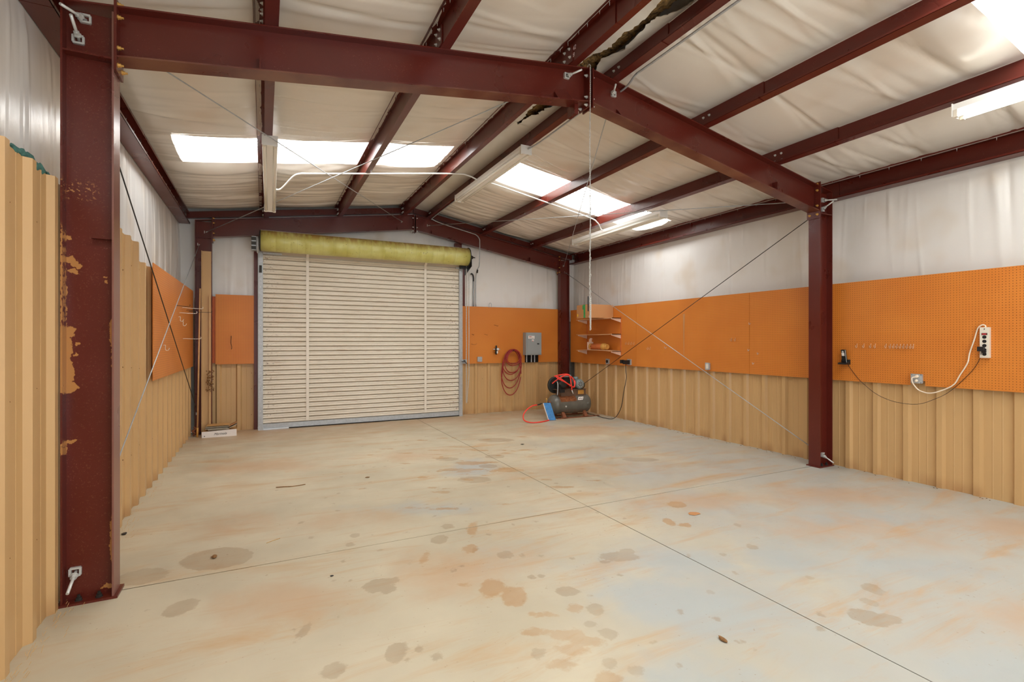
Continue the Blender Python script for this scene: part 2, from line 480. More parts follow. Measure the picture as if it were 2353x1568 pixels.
# ================================================================== SETTING
# ---- floor: four saw-cut slabs on a dark bed
fl = struct('floor', MB().box(-1.5, 7.1, -2.7, 10.40, -.12, -.035), 'gap', 'stained pale concrete floor cut by two shrinkage joints')
g = .004
import numpy as np
damp = [(-.75,4.20,.16,.13),(-.31,4.30,.25,.2),(-.45,3.60,.085,.11),(.68,4.29,.045,.05),(.62,4.12,.04,.045),(.31,2.58,.06,.07),
        (.62,2.58,.06,.085),(.74,2.57,.025,.035),(.79,2.45,.03,.035),(.66,2.50,.025,.03),(.68,3.35,.1,.1),(.72,3.26,.06,.05),(.79,3.36,.04,.05),
        (1.28,3.90,.075,.09),(1.44,4.14,.06,.06),(1.64,3.40,.06,.07),(1.74,3.32,.025,.04),(1.79,2.46,.055,.065),(1.76,2.72,.08,.07),
        (1.70,2.23,.055,.055),(1.67,2.35,.04,.03),(1.27,2.24,.04,.05),(2.38,2.99,.15,.08),(2.5,3.03,.06,.06),(2.24,2.96,.05,.03),(1.56,2.02,.04,.06),(1.64,1.92,.045,.045),
        (3.17,1.68,.10,.10),(3.27,1.62,.06,.055),(3.36,1.78,.05,.05),(3.56,1.86,.06,.08),(1.64,2.99,.03,.03),(1.71,2.98,.03,.03),(3.44,2.66,.045,.05),(2.95,3.6,.03,.03),(2.2,5.4,.2,.14),
        (2.6,5.9,.12,.1),(2.25,6.5,.16,.1),(2.9,6.35,.14,.12),(3.4,7.4,.3,.16),(4.6,5.3,.25,.12),(.2,3.0,.03,.09)]
rust = [(1.08,3.62,.03,.12),(1.44,3.62,.06,.09),(1.61,4.00,.05,.16),(1.34,2.98,.085,.12),(1.42,2.82,.085,.13),(1.48,2.56,.085,.035),(1.36,2.42,.10,.04),(1.50,2.32,.10,.06),
        (1.56,2.22,.11,.05),(1.45,2.2,.09,.05),(1.34,2.12,.075,.05),(1.68,2.53,.05,.055),(1.48,1.93,.07,.06),(3.66,3.68,.10,.10),(3.24,3.36,.055,.09),(3.32,3.24,.055,.06),(1.2,3.1,.05,.03),
        (2.45,6.15,.22,.1),(2.1,5.95,.14,.07),(2.75,5.6,.2,.09)]
blue = [(2.35,2.25,.55,.35),(2.75,2.75,.5,.3),(3.4,2.35,.35,.4),(4.2,1.95,.55,.22),(3.2,1.0,.5,.3),(1.75,1.75,.4,.25),(2.35,5.9,.3,.5),(1.2,4.75,.5,.2),(5.0,2.6,.5,.2)]
tan = [(5.4,3.2,.9,.35),(4.6,2.6,.8,.28),(5.6,2.0,.9,.3),(4.9,7.6,1.2,.6),(4.2,1.2,.7,.25),(3.9,3.7,.7,.25),(.2,4.85,.7,.2),(.0,7.2,.8,.35),(1.9,6.9,.7,.3),(1.25,3.3,.55,.35),(.2,3.4,.4,.3),(3.6,5.2,.8,.25)]
r = random.Random(21)
for k in range(170):        # scattered small drips
    cx, cy = r.gauss(1.9, 1.1), r.uniform(1.6, 8.2)
    damp.append((cx, cy, r.uniform(.008, .03), r.uniform(.012, .035)))
for k in range(60):
    cx, cy = r.gauss(2.4, .7), r.uniform(4.4, 8.0)
    rust.append((cx, cy, r.uniform(.03, .16), r.uniform(.015, .05)))
def dist_field(X, Y, items, rot):
    D = np.full(X.shape, 9.); c, s_ = math.cos(rot), math.sin(rot)
    for cx, cy, a, b in items:
        u = ((X - cx) * c + (Y - cy) * s_) / a; v = (-(X - cx) * s_ + (Y - cy) * c) / b
        np.minimum(D, (np.sqrt(u * u + v * v) - 1) * min(a, b), out=D)
    return D
def slab(x0, x1, y0, y1):
    xs = np.linspace(x0, x1, int((x1 - x0) / .026)); ys = np.linspace(max(y0, .5), y1, int((y1 - max(y0, .5)) / .026))
    if y0 < .5: ys = np.concatenate([[y0], ys])
    X, Y = np.meshgrid(xs, ys); nx, ny = len(xs), len(ys); n = nx * ny
    V = np.stack([X.ravel(), Y.ravel(), np.zeros(n)], 1)
    low = np.array([(x0,y0,-.034),(x1,y0,-.034),(x1,y1,-.034),(x0,y1,-.034),(x0,y0,0),(x1,y0,0),(x1,y1,0),(x0,y1,0)])
    i = (np.arange(ny - 1)[:, None] * nx + np.arange(nx - 1)[None, :]).ravel()
    F = np.stack([i, i + 1, i + 1 + nx, i + nx], 1)
    F = np.concatenate([F, n + np.array([(0,1,5,4),(1,2,6,5),(2,3,7,6),(3,0,4,7)])])
    V = np.concatenate([V, low])
    me = bpy.data.meshes.new('slab')
    me.vertices.add(len(V)); me.vertices.foreach_set('co', V.astype(np.float32).ravel())
    me.loops.add(F.size); me.loops.foreach_set('vertex_index', F.astype(np.int32).ravel())
    me.polygons.add(len(F)); me.polygons.foreach_set('loop_start', np.arange(0, F.size, 4, dtype=np.int32))
    me.update(calc_edges=True); me.materials.append(M['floor'])
    for nm, it, ro in (('damp', damp, -YAW), ('rust', rust, -YAW), ('tan', tan, -YAW + .15), ('blue', blue, -YAW)):
        D = np.concatenate([dist_field(X, Y, it, ro).ravel(), np.full(8, 9.)])
        me.attributes.new(nm, 'FLOAT', 'POINT').data.foreach_set('value', D.astype(np.float32))
    o = bpy.data.objects.new('slab', me); C.objects.link(o); o.parent = fl
for x0, x1 in ((-1.45, 2.84 - g), (2.84 + g, 7.05)):
    for y0, y1 in ((-2.65, 4.03 - 1.5 * g), (4.03 + 1.5 * g, 10.40)): slab(x0, x1, y0, y1)
struct('ground', MB().box(-8, 14, 10.45, 24, -.2, -.04), 'outside', 'pale bright ground outside the roll-up door')

# ---- wall shells
wl = struct('wall_left', MB().box(-1.42, -1.40, -2.6, 10.5, 0, 3.98), 'drab_sheet')
wr = struct('wall_right', MB().box(6.95, 6.97, -2.6, 10.5, 0, 3.98), 'drab_sheet')
mb = MB().box(-1.42, -.02, 10.46, 10.48, 0, 4.7); mb.box(3.78, 6.97, 10.46, 10.48, 0, 4.7); mb.box(-.02, 3.78, 10.46, 10.48, 3.2, 4.7)
wb = struct('wall_back', mb, 'drab_sheet')
wf = struct('wall_front', MB().box(-1.42, .3, -2.62, -2.6, 0, 4.7).box(4.5, 6.97, -2.62, -2.6, 0, 4.7).box(.3, 4.5, -2.62, -2.6, 3.31, 4.7), 'wall_blanket', 'white lined end wall with an opening added for fill light behind the viewer')  # unseen opening, assumed so the rear fill light can enter

# ---- ribbed liner sheets (each sheet a part of its wall)
def profile(n, pitch):
    out = []
    for i in range(n):
        a = i * pitch
        out += [(a, 0), (a + .022, .034), (a + .072, .034), (a + .094, 0)]
        for m in (.172, .248):
            out += [(a + m - .008, 0), (a + m - .003, .0022), (a + m + .003, .0022), (a + m + .008, 0)]
    out.append((n * pitch, 0)); return out
def sheet(parent, side, start, n, pitch, z0, z1, flip=False):
    pr = profile(n, pitch)
    if flip: pr = [(n * pitch - a, h) for a, h in pr][::-1]
    lo, hi = [], []
    for a, h in pr:
        if side == 'L': P = (-1.144 + h, start + a)
        elif side == 'R': P = (6.684 - h, start + a)
        else: P = (start + a, 10.314 - h)
        lo.append((*P, z0)); hi.append((*P, z1))
    mb = MB(); mb.quad_grid([lo, hi], False)
    o = part('liner_sheet', mb, 'liner', parent)
    md = o.modifiers.new('sheet', 'SOLIDIFY'); md.thickness = .0015; md.offset = 0
    return o
# screw heads in the liner, shared mesh
scr = {s: bolt_mesh(s, 'mud', .005, .008) for s in ('x', '-x', '-y')}
y = -2.47
while y < 3.5:
    sheet(wl, 'L', y, 3, .32, 0.0, 2.60, True); y += .96
y = 4.13
for k in range(3): sheet(wl, 'L', y + k * .99, 3, .33, 0, 2.60 if k < 2 else 2.44, True)
sheet(wl, 'L', 7.10, 3, .33, 0, 2.40, True); sheet(wl, 'L', 8.09, 3, .33, 0, 2.40, True); sheet(wl, 'L', 9.08, 3, .33, 0, 2.40, True)
y = 2.156 - .32 * 15
for k in range(7): sheet(wr, 'R', 2.118 - .32 * 15 + k * .96, 3, .32, 0, 2.30)
for k in range(6): sheet(wr, 'R', 4.27 + k * .96 + .0, 3, .32, 0, 2.30)
sheet(wb, 'B', -1.09, 3, .32, 0, 2.38)
for k in range(3): sheet(wb, 'B', 3.88 + k * .93, 3, .31, 0, 2.30)
for yy in (3.33, 3.66, 4.6, 5.25, 5.58, 5.9, 6.23, 6.9, 7.5, 8.2):
    for zz in (.55, 1.35, 2.3):
        inst('screw', scr['x'], wl, (-1.143, yy + .02, zz + rnd.uniform(-.05, .05)))
for xx in (-.72, -.40, -.2, 4.05, 4.4, 4.9, 5.3, 5.9, 6.2):
    for zz in (.25, .75, 1.05):
        inst('screw', scr['-y'], wb, (xx, 10.313, zz + rnd.uniform(-.05, .05)))

# ---- wall vapour barrier blankets with hanging folds
def hang(parent, side, a0, a1, z0, z1f, off, seed, nf=26, amp=.02, taper=0.):
    r = random.Random(seed); na = max(8, int((a1 - a0) / .018)); nz = 14
    folds = []
    for _ in range(int(nf * 2.6)):
        big = r.random() < .25
        folds.append((r.uniform(a0, a1), r.uniform(-.12, .12), r.uniform(.02, .05) if big else r.uniform(.007, .018), r.uniform(-.7, 1.) * amp * (1. if big else .45), r.uniform(.35, 1.4), r.random() < .6))
    rows = []
    for j in range(nz + 1):
        row = []
        for i in range(na + 1):
            a = a0 + (a1 - a0) * i / na; z1 = z1f(a) if callable(z1f) else z1f
            t = j / nz; z = z0 + (z1 - z0) * t
            h = .016 * math.sin(math.pi * t) + .006 * math.sin(a * 2.3 + seed) * t
            for c, sl, w, am, ln, top in folds:
                e = (a - c - sl * (t - .5)) / w
                if abs(e) < 2.6: h += am * math.exp(-e * e) * (max(0, 1 - (1 - t) / ln) if top else max(0, 1 - t / ln))
            if taper and z > taper - .12: h *= max(0., min(1., (taper - z) / .12))
            row.append({'L': (off + h, a, z), 'R': (off - h, a, z), 'B': (a, off - h, z)}[side])
        rows.append(row)
    mb = MB(); mb.quad_grid(rows, True)
    return part('insulation_blanket', mb, 'wall_blanket', parent)
hang(wl, 'L', -2.5, 10.40, 2.2, 3.72, -1.322, 4, 66, .03, 3.66)
hang(wr, 'R', -2.5, 10.40, 2.1, 3.62, 6.880, 6, 76, .024, 3.49)
hang(wb, 'B', -1.34, -.12, 2.2, lambda x: zr(x) + .12, 10.37, 7, 5, .012)
hang(wb, 'B', -.12, 3.82, 3.2, lambda x: zr(x) + .12, 10.37, 8, 18, .02)
hang(wb, 'B', 3.82, 6.90, 2.1, lambda x: zr(x) + .12, 10.37, 9, 18, .018)

# ---- ceiling: roof sheet, draped blankets between the purlins, daylight panels
WEB = [(.008, 1), (1.300, 1), (2.560, 1), (3.130, -1), (4.365, -1), (5.570, -1)]     # purlin web x, bottom flange direction
HP = .20
def zs(x): return zr(x) + HP
SKY = [(.84, 1.76), (6.66, 7.58)]
LX, RXS = (-.93, 2.41), (3.40, 6.50)
mb = MB()
for xa, xb in ((-1.42, RX), (RX, 6.97)):
    ops = LX if xa < 0 else RXS
    segs = [(-2.62, SKY[0][0] - .03), (SKY[0][1] + .03, SKY[1][0] - .03), (SKY[1][1] + .03, 10.5)]
    for y0, y1 in segs:
        mb.hexa([(xa,y0,zs(xa)+.17),(xb,y0,zs(xb)+.17),(xb,y1,zs(xb)+.17),(xa,y1,zs(xa)+.17),(xa,y0,zs(xa)+.20),(xb,y0,zs(xb)+.20),(xb,y1,zs(xb)+.20),(xa,y1,zs(xa)+.20)])
    for y0, y1 in SKY:
        for p, q in ((xa, ops[0] - .03), (ops[1] + .03, xb)):
            y0_, y1_ = y0 - .03, y1 + .03
            mb.hexa([(p,y0_,zs(p)+.17),(q,y0_,zs(q)+.17),(q,y1_,zs(q)+.17),(p,y1_,zs(p)+.17),(p,y0_,zs(p)+.20),(q,y0_,zs(q)+.20),(q,y1_,zs(q)+.20),(p,y1_,zs(p)+.20)])
ce = struct('ceiling', mb, 'drab_sheet', 'white insulated metal roof with two slopes')

edges = [-1.20] + [w[0] for w in WEB] + [6.78]
def drape(i, xa, xb, seed, sag):
    r = random.Random(seed)
    ny = 620; nx = 12; y0, y1 = -2.5, 10.34
    ops = LX if xb < RX else RXS
    folds = [(r.uniform(y0, y1), r.uniform(-.35, .35), r.uniform(.016, .045), r.uniform(-.7, 1.) * .016, r.uniform(0, 1)) for _ in range(130)]
    folds += [(r.uniform(8, 10.2), r.uniform(-.1, .1), r.uniform(.02, .05), r.uniform(-.6, 1.) * .022, .5) for _ in range(22)]
    folds += [(c, sl + .25, w, a * 1.6, q) for c, sl, w, a, q in folds[:26] if xa > RX and 1.6 < c < 4.6]
    ys = [y0 + (y1 - y0) * j / ny for j in range(ny + 1)]
    for e in (SKY[0] + SKY[1]): ys.append(e)
    ys = sorted(set(round(q, 4) for q in ys))
    xs = [xa + (xb - xa) * k / nx for k in range(nx + 1)]
    for e in ops:
        if xa < e < xb: xs.append(e)
    xs.sort()
    def zz(x, y):
        t = (x - xa) / (xb - xa); s = sag * (1 - (2 * t - 1) ** 2)
        for e0, e1 in SKY:      # the cut edge is pulled taut, the cloth bellies just beside it
            d = min(abs(y - e0), abs(y - e1))
            if d < .35 and xs[-1] > ops[0] and xs[0] < ops[1]: s *= .25 + .75 * min(1, d / .25)
            if e1 < y < e1 + .4 : s += .05 * math.sin(math.pi * min(1, (y - e1) / .4)) * (1 - (2 * t - 1) ** 2)
        dend = y1 - y
        if dend < .7: s *= max(0, dend / .7) ; 
        z = zs(x) - s - .002
        if dend < .35: z += .05 * (1 - dend / .35)
        m = 1 - (2 * t - 1) ** 4
        for c, sl, w, a, q in folds:
            e = (y - c - sl * (t - q) - .25 * (t - .5) ** 2) / w
            if abs(e) < 3: z += a * math.exp(-e * e) * m
        return z
    mb = MB(); idx = {}
    Z = {}
    for j, yy in enumerate(ys):
        for k, xx in enumerate(xs):
            idx[j, k] = len(mb.v); mb.v.append((xx, yy, zz(xx, yy)))
    def hole(x, y): return ops[0] < x < ops[1] and any(a < y < b for a, b in SKY)
    for j in range(len(ys) - 1):
        for k in range(len(xs) - 1):
            xm, ym = (xs[k] + xs[k+1]) / 2, (ys[j] + ys[j+1]) / 2
            if not hole(xm, ym):
                mb.f.append((idx[j,k], idx[j+1,k], idx[j+1,k+1], idx[j,k+1])); mb.sm.append(True)
    # turned-up lips round the daylight opening
    for a, b in SKY:
        xq = [x for x in xs if ops[0] - 1e-6 <= x <= ops[1] + 1e-6]
        for yy, d in ((a, 1), (b, -1)):
            mb.quad_grid([[(x, yy, zz(x, yy)) for x in xq], [(x, yy + d * .015, zs(x) + .06) for x in xq], [(x, yy - d * .012, zs(x) + .168) for x in xq]], True)
        for xe, d in ((ops[0], 1), (ops[1], -1)):
            if xa < xe < xb:
                yq = [q for q in ys if a - 1e-6 <= q <= b + 1e-6]
                mb.quad_grid([[(xe, q, zz(xe, q)) for q in yq], [(xe + d * (.03 + .02 * math.sin(q * 21)), q, zs(xe) + .07) for q in yq], [(xe - d * .012, q, zs(xe) + .168) for q in yq]], True)
    o = part('insulation_blanket', mb, 'blanket', ce)
    return o
strips = [(edges[0], edges[1]), (edges[1], edges[2]), (edges[2], edges[3]), (edges[4], edges[5]), (edges[5], edges[6]), (edges[6], edges[7])]
for i, (xa, xb) in enumerate(strips): drape(i, xa, xb, 20 + i, .055)

# torn ridge strip between the two ridge purlins
def ridge_strip():
    r = random.Random(5); x0, x1 = 2.56, 3.13
    ys = [-2.5 + 12.84 * j / 420 for j in range(421)]
    w = 0.; jag = []
    for y in ys:
        w = .75 * w + r.uniform(-.012, .012); jag.append(w)
    def gap(y):
        if y > 5.62 or y < 1.2: return 0
        g = .15 * min(1, (5.62 - y) / .6)
        return g * (.75 + .35 * math.sin(y * 3.1) + .2 * math.sin(y * 11))
    for side in (0, 1):
        rows = []
        for j, y in enumerate(ys):
            c = 2.935 - .06 * max(0, (y - 3.8) / 1.8) + jag[j] * (1 if gap(y) > 0 else 0)
            e = c + (-.5 if side == 0 else .5) * gap(y) + (r.uniform(-.012, .012) if gap(y) > 0 else 0)
            a = x0 if side == 0 else x1
            row = []
            for k in range(9):
                t = k / 8; x = a + (e - a) * t
                z = zs(x) - .02 * math.sin(math.pi * t) - .004
                if gap(y) > 0: z -= (.055 if side else .03) * t ** 3 * (1 + .5 * math.sin(y * 9)) + .012 * r.uniform(0, 1) * t
                z += .006 * math.sin(y * 13 + t * 5) * t
                row.append((x, y, z))
            rows.append(row)
        mb = MB(); mb.quad_grid(rows, True)
        part('torn_blanket', mb, 'blanket', ce)
    rows = []
    for j, y in enumerate(ys):
        if 1.0 < y < 5.8:
            rows.append([(2.78 + .32 * k / 8, y, zs(2.8) + .022 + .03 * abs(math.sin(k * 1.3 + y * 7)) * r.random() + .02 * r.random() - .055 * math.sin(math.pi * k / 8)) for k in range(9)])
    mb = MB(); mb.quad_grid(rows, True)
    part('fibreglass_wool', mb, 'wool', ce, 'brown fibreglass showing through the torn ridge lining')
ridge_strip()

# daylight panels: corrugated translucent sheets, ribs running down the slope
def daylight(name, x0, x1, y0, y1, label):
    n = 9; rows0, rows1 = [], []
    p = (y1 - y0 + .06) / n
    for i in range(n):
        a = y0 - .03 + i * p
        for d, h in ((0, 0), (.35 * p, 0), (.5 * p, .018), (.85 * p, .018)):
            rows0.append((x0 - .03, a + d, zs(x0 - .03) + .175 + h)); rows1.append((x1 + .03, a + d, zs(x1 + .03) + .175 + h))
    rows0.append((x0 - .03, y1 + .03, zs(x0 - .03) + .175)); rows1.append((x1 + .03, y1 + .03, zs(x1 + .03) + .175))
    mb = MB(); mb.quad_grid([rows0, rows1], False, flip=True)
    return struct(name, mb, 'skylight', label)
daylight('window_1', *LX, *SKY[1], 'bright corrugated skylight panel in the left roof slope, far bay')
daylight('window_2', *RXS, *SKY[1], 'bright corrugated skylight panel in the right roof slope, far bay')
daylight('window_3', *RXS, *SKY[0], 'bright skylight panel in the right roof slope, top right corner')
daylight('window_4', *LX, *SKY[0], 'skylight panel in the left roof slope above the viewer')

# ================================================================== STEEL FRAME
def column(name, label, x0, x1, yw, fw, ztop, mat, near=-1, inner='right', bolts=True):
    t = thing(name, label, 'column', ((x0 + x1) / 2, yw, 0))
    part('web', MB().box(x0 + .01, x1 - .01, yw - .004, yw + .004, .014, ztop - .01), mat, t)
    part('flange', MB().box(x0, x0 + .01, yw - fw / 2, yw + fw / 2, .014, ztop), mat, t)
    part('flange', MB().box(x1 - .01, x1, yw - fw / 2, yw + fw / 2, .014, ztop), 'steel_sheen' if mat == 'steel_left' else mat, t)
    part('base_plate', MB().box(x0 - .02, x1 + .02, yw - fw / 2 - .01, yw + fw / 2 + .02, 0, .014), mat, t)
    part('cap_plate', MB().hexa([(x0, yw-fw/2, zr(x0)-.01), (x1, yw-fw/2, zr(x1)-.01), (x1, yw+fw/2, zr(x1)-.01), (x0, yw+fw/2, zr(x0)-.01),
                                 (x0, yw-fw/2, zr(x0)), (x1, yw-fw/2, zr(x1)), (x1, yw+fw/2, zr(x1)), (x0, yw+fw/2, zr(x0))]), mat, t)
    zst = ztop - .30
    for d in (-1, 1):
        part('stiffener', MB().box(x0 + .01, x1 - .01, min(yw + d * .005, yw + d * fw / 2), max(yw + d * .005, yw + d * fw / 2), zst, zst + .01), mat, t)
    for bx in (x0 + .08, x1 - .08):
        for d in (-1, 1): inst('anchor_bolt', bolt_mesh('z', 'iron', .016, .035), t, (bx, yw + d * .045, .014))
    return t
cL = column('steel_column', 'dark red steel column with peeling tan patches in front of the left wall', -1.105, -.845, YF, .15, zr(-1.1) - .01, 'steel_left')
cR = column('steel_column', 'dark red steel column standing between the two right-wall pegboards', 6.345, 6.605, YF, .15, zr(6.6) - .01, 'steel')
eL = column('steel_column', 'dark red corner column behind the tan trim strip at the far left', -1.06, -.81, YE, .12, zr(-1.0) - .01, 'steel')
eR = column('steel_column', 'dark red corner column behind the air compressor at the far right', 6.33, 6.58, YE, .12, zr(6.56) - .01, 'steel')
# snapped girt clip on the left column
part('clip', MB().box(-.965, -.858, YF - .06, YF - .005, 2.262, 2.266), 'steel', cL)

def rafter(name, label, xa, xb, yw, fw, depth, mat, plates=True, bigplate=True):
    t = thing(name, label, 'beam', ((xa + xb) / 2, yw, zr((xa + xb) / 2) - depth))
    def slab(y0, y1, d0, d1, xs=None):
        a, b = (xa, xb) if xs is None else xs
        return MB().hexa([(a,y0,zr(a)-d1),(b,y0,zr(b)-d1),(b,y1,zr(b)-d1),(a,y1,zr(a)-d1),(a,y0,zr(a)-d0),(b,y0,zr(b)-d0),(b,y1,zr(b)-d0),(a,y1,zr(a)-d0)])
    part('web', slab(yw - .004, yw + .004, .01, depth - .01), mat, t)
    part('top_flange', slab(yw - fw / 2, yw + fw / 2, 0, .01), mat, t)
    part('bottom_flange', slab(yw - fw / 2, yw + fw / 2, depth - .01, depth), 'steel_dusty', t)
    lo = xa if abs(xa - RX) > 1 else xb; hi = xb if lo == xa else xa
    s = 1 if hi > lo else -1
    for xe, dn in ((lo, .09), (hi, .05)):
        d = s if xe == lo else -s
        a, b = sorted((xe, xe + d * .014))
        zt = zr(xe) + (.045 if xe == lo else 0)
        part('end_plate', MB().box(a, b, yw - fw / 2 - .012, yw + fw / 2 + .012, zr(xe) - depth - dn, zt), mat, t)
        ax = 'x' if d > 0 else '-x'
        for zz in ((.02, -.06, -depth + .07, -depth - .04) if xe == lo else (-.07, -depth + .05, -depth - .025)):
            for yy in (-.05, .05):
                inst('bolt', bolt_mesh(ax, 'brass' if xe == lo else 'zinc', .012, .03), t, (xe + d * .014, yw + yy, zr(xe) + zz))
    xm = lo + s * .82
    part('stiffener', MB().prism([(xm - .004, zr(xm) - depth + .01), (xm + .004, zr(xm) - depth + .01), (xm + .004, zr(xm) - depth + .11), (xm - .004, zr(xm) - depth + .11)], yw - fw / 2, yw - .004), mat, t)
    xm = hi - s * .35
    part('stiffener', MB().prism([(yw - fw / 2, zr(xm) - depth + .01), (yw - .004, zr(xm) - depth + .01), (yw - .004, zr(xm) - depth + .10)], xm - .004, xm + .004, 'x'), mat, t)
    return t
RD = .325
rL = rafter('steel_rafter', 'dark red roof beam rising from the left column to the ridge, middle frame', -.845 + .002, 2.786, YF, .15, RD, 'steel')
rR = rafter('steel_rafter', 'dark red roof beam sloping from the ridge down to the right column, middle frame', 2.814, 6.343, YF, .15, RD, 'steel')
rafter('steel_rafter', 'dark red roof beam above the roll-up door, left half of the end frame', -.808, 2.786, YE, .12, .31, 'steel')
rafter('steel_rafter', 'dark red roof beam on the end wall, right half beyond the ridge', 2.814, 6.328, YE, .12, .31, 'steel')
# fly-brace gusset under the ridge joint
part('gusset', MB().prism([(2.66, zr(2.7) - RD - .10), (2.70, zr(2.7) - RD - .10), (2.70, zr(2.7) - RD), (2.66, zr(2.7) - RD)], YF - .01, YF + .12), 'steel', rL)

# end wall framing round the door
solid('door_post', MB().box(-.16, -.10, 10.235, 10.30, 0, zr(-.1) - .32), 'steel', 'dark red post at the left edge of the roll-up door', 'post')
solid('door_post', MB().box(3.855, 3.99 - .0, 10.335, 10.355, 0, 3.6).box(3.72, 3.88, 10.24, 10.31, 3.30, zr(3.8) - .31), 'steel', 'short dark red post under the end beam, right of the door drum', 'post')
# rake angle above the end beam
def rake(xa, xb, label):
    mb = MB(); y0, y1 = 10.24, 10.33
    mb.hexa([(xa,y0,zr(xa)+.065),(xb,y0,zr(xb)+.065),(xb,y1,zr(xb)+.065),(xa,y1,zr(xa)+.065),(xa,y0,zr(xa)+.175),(xb,y0,zr(xb)+.175),(xb,y1,zr(xb)+.175),(xa,y1,zr(xa)+.175)])
    solid('rake_angle', mb, 'steel', label, 'beam')
rake(-1.2, RX - .005, 'dark red edge angle under the roof at the end wall, left slope')
rake(RX + .005, 6.75, 'dark red edge angle under the roof at the end wall, right slope')

# ---- purlins
PN = ['purlin nearest the left wall', 'second purlin from the left wall', 'ridge purlin on the left slope', 'ridge purlin on the right slope', 'second purlin from the right wall', 'purlin nearest the right wall']
def purlin(xw, dr, y0, y1, shift, label, clip):
    zb = zr(xw) + .001 + shift; h = HP - .004 - shift; t_ = .004; f = .078
    t = thing('purlin', label, 'purlin', (xw, (y0 + y1) / 2, zb))
    sl = .136 if xw < RX else -.178
    xw += shift * 2
    mb = MB()
    def fl(xa, xb, za, th):
        mb.hexa([(xa,y0,za+(xa-xw)*sl),(xb,y0,za+(xb-xw)*sl),(xb,y1,za+(xb-xw)*sl),(xa,y1,za+(xa-xw)*sl),(xa,y0,za+th+(xa-xw)*sl),(xb,y0,za+th+(xb-xw)*sl),(xb,y1,za+th+(xb-xw)*sl),(xa,y1,za+th+(xa-xw)*sl)])
    mb.box(xw - t_ / 2, xw + t_ / 2, y0, y1, zb, zb + h)
    part('web', mb, 'steel', t); mb = MB()
    a, b = sorted((xw, xw + dr * f)); fl(a, b, zb, t_)
    e = xw + dr * f
    mb.box(min(e, e - dr * t_), max(e, e - dr * t_), y0, y1, zb + dr * f * sl, zb + dr * f * sl + .022)
    part('bottom_flange', mb, 'steel', t); mb = MB()
    a, b = sorted((xw, xw - dr * f)); fl(a, b, zb + h - t_, t_)
    e = xw - dr * f
    mb.box(min(e, e + dr * t_), max(e, e + dr * t_), y0, y1, zb + h - dr * f * sl - .02, zb + h - dr * f * sl)
    part('top_flange', mb, 'steel', t)
    xc = xw - shift * 2 - .003
    if clip:
        for yc in clip:
            if dr > 0: part('clip_plate', MB().box(xc - .009, xc, yc - .09, yc + .07, zb, zb + h * .8), 'steel', t)
            for dy, dz in ((-.05, .05), (-.04, .13), (.04, .05), (.04, .13)):
                inst('bolt', bolt_mesh('-x', 'zinc', .011, .02), t, (xc - (.009 if dr > 0 else .0), yc + dy, zb + dz))
    # roofing screw points under the top flange
    for k in range(int((y1 - y0) / .31)):
        inst('screw_tip', bolt_mesh('-z', 'zinc', .003, .03), t, (xw - dr * .045, y0 + .15 + k * .31, zb + h - t_ - .001 - dr * .045 * sl))
    return t
near_p = []
for (xw, dr), nm in zip(WEB, PN):
    purlin(xw, dr, 3.25, 10.235, 0, 'dark red ' + nm + ', far bay', (10.12,))
    near_p.append(purlin(xw, dr, -2.45, 4.70, .005, 'dark red ' + nm + ', near bay', (3.95,)))
# chalk marks on the ridge purlin clip
text('#11542', .055, 'chalk', near_p[2], (2.5555, 3.90, zr(2.56) + .115), (0, -1, 0), (0, 0, 1), .2)
text('7-2-8', .055, 'chalk', near_p[2], (2.5555, 3.90, zr(2.56) + .055), (0, -1, 0), (0, 0, 1), .2)

def eave(xw, tip, zb, zt, y0, y1, label):
    t = thing('eave_strut', label, 'beam', (xw, (y0 + y1) / 2, zb)); d = 1 if tip > xw else -1
    part('web', MB().box(min(xw, xw - d * .004), max(xw, xw - d * .004), y0, y1, zb, zt), 'steel', t)
    mb = MB().box(min(xw, tip), max(xw, tip), y0, y1, zb, zb + .004); mb.box(min(tip, tip - d * .004), max(tip, tip - d * .004), y0, y1, zb, zb + .025)
    part('bottom_flange', mb, 'steel', t)
    mb = MB().box(min(xw, tip), max(xw, tip), y0, y1, zt - .004, zt); mb.box(min(tip, tip - d * .004), max(tip, tip - d * .004), y0, y1, zt - .025, zt)
    part('top_flange', mb, 'steel', t)
    for k in range(int((y1 - y0) / .33)):
        inst('screw_tip', bolt_mesh('-z', 'zinc', .0035, .035), t, ((xw + tip) / 2, y0 + .2 + k * .33, zt - .005))
    return t
eave(-1.31, -1.15, 3.665, 3.85, 3.99, 10.3, 'dark red eave beam along the top of the left wall, far bay')
eave(-1.31, -1.15, 3.665, 3.85, -2.45, 3.985, 'dark red eave beam along the top of the left wall, near bay')
eave(6.86, 6.70, 3.49, 3.735, 3.99, 10.3, 'dark red eave beam along the top of the right wall, far bay')
eave(6.86, 6.70, 3.49, 3.735, -2.45, 3.985, 'dark red eave beam along the top of the right wall, near bay')

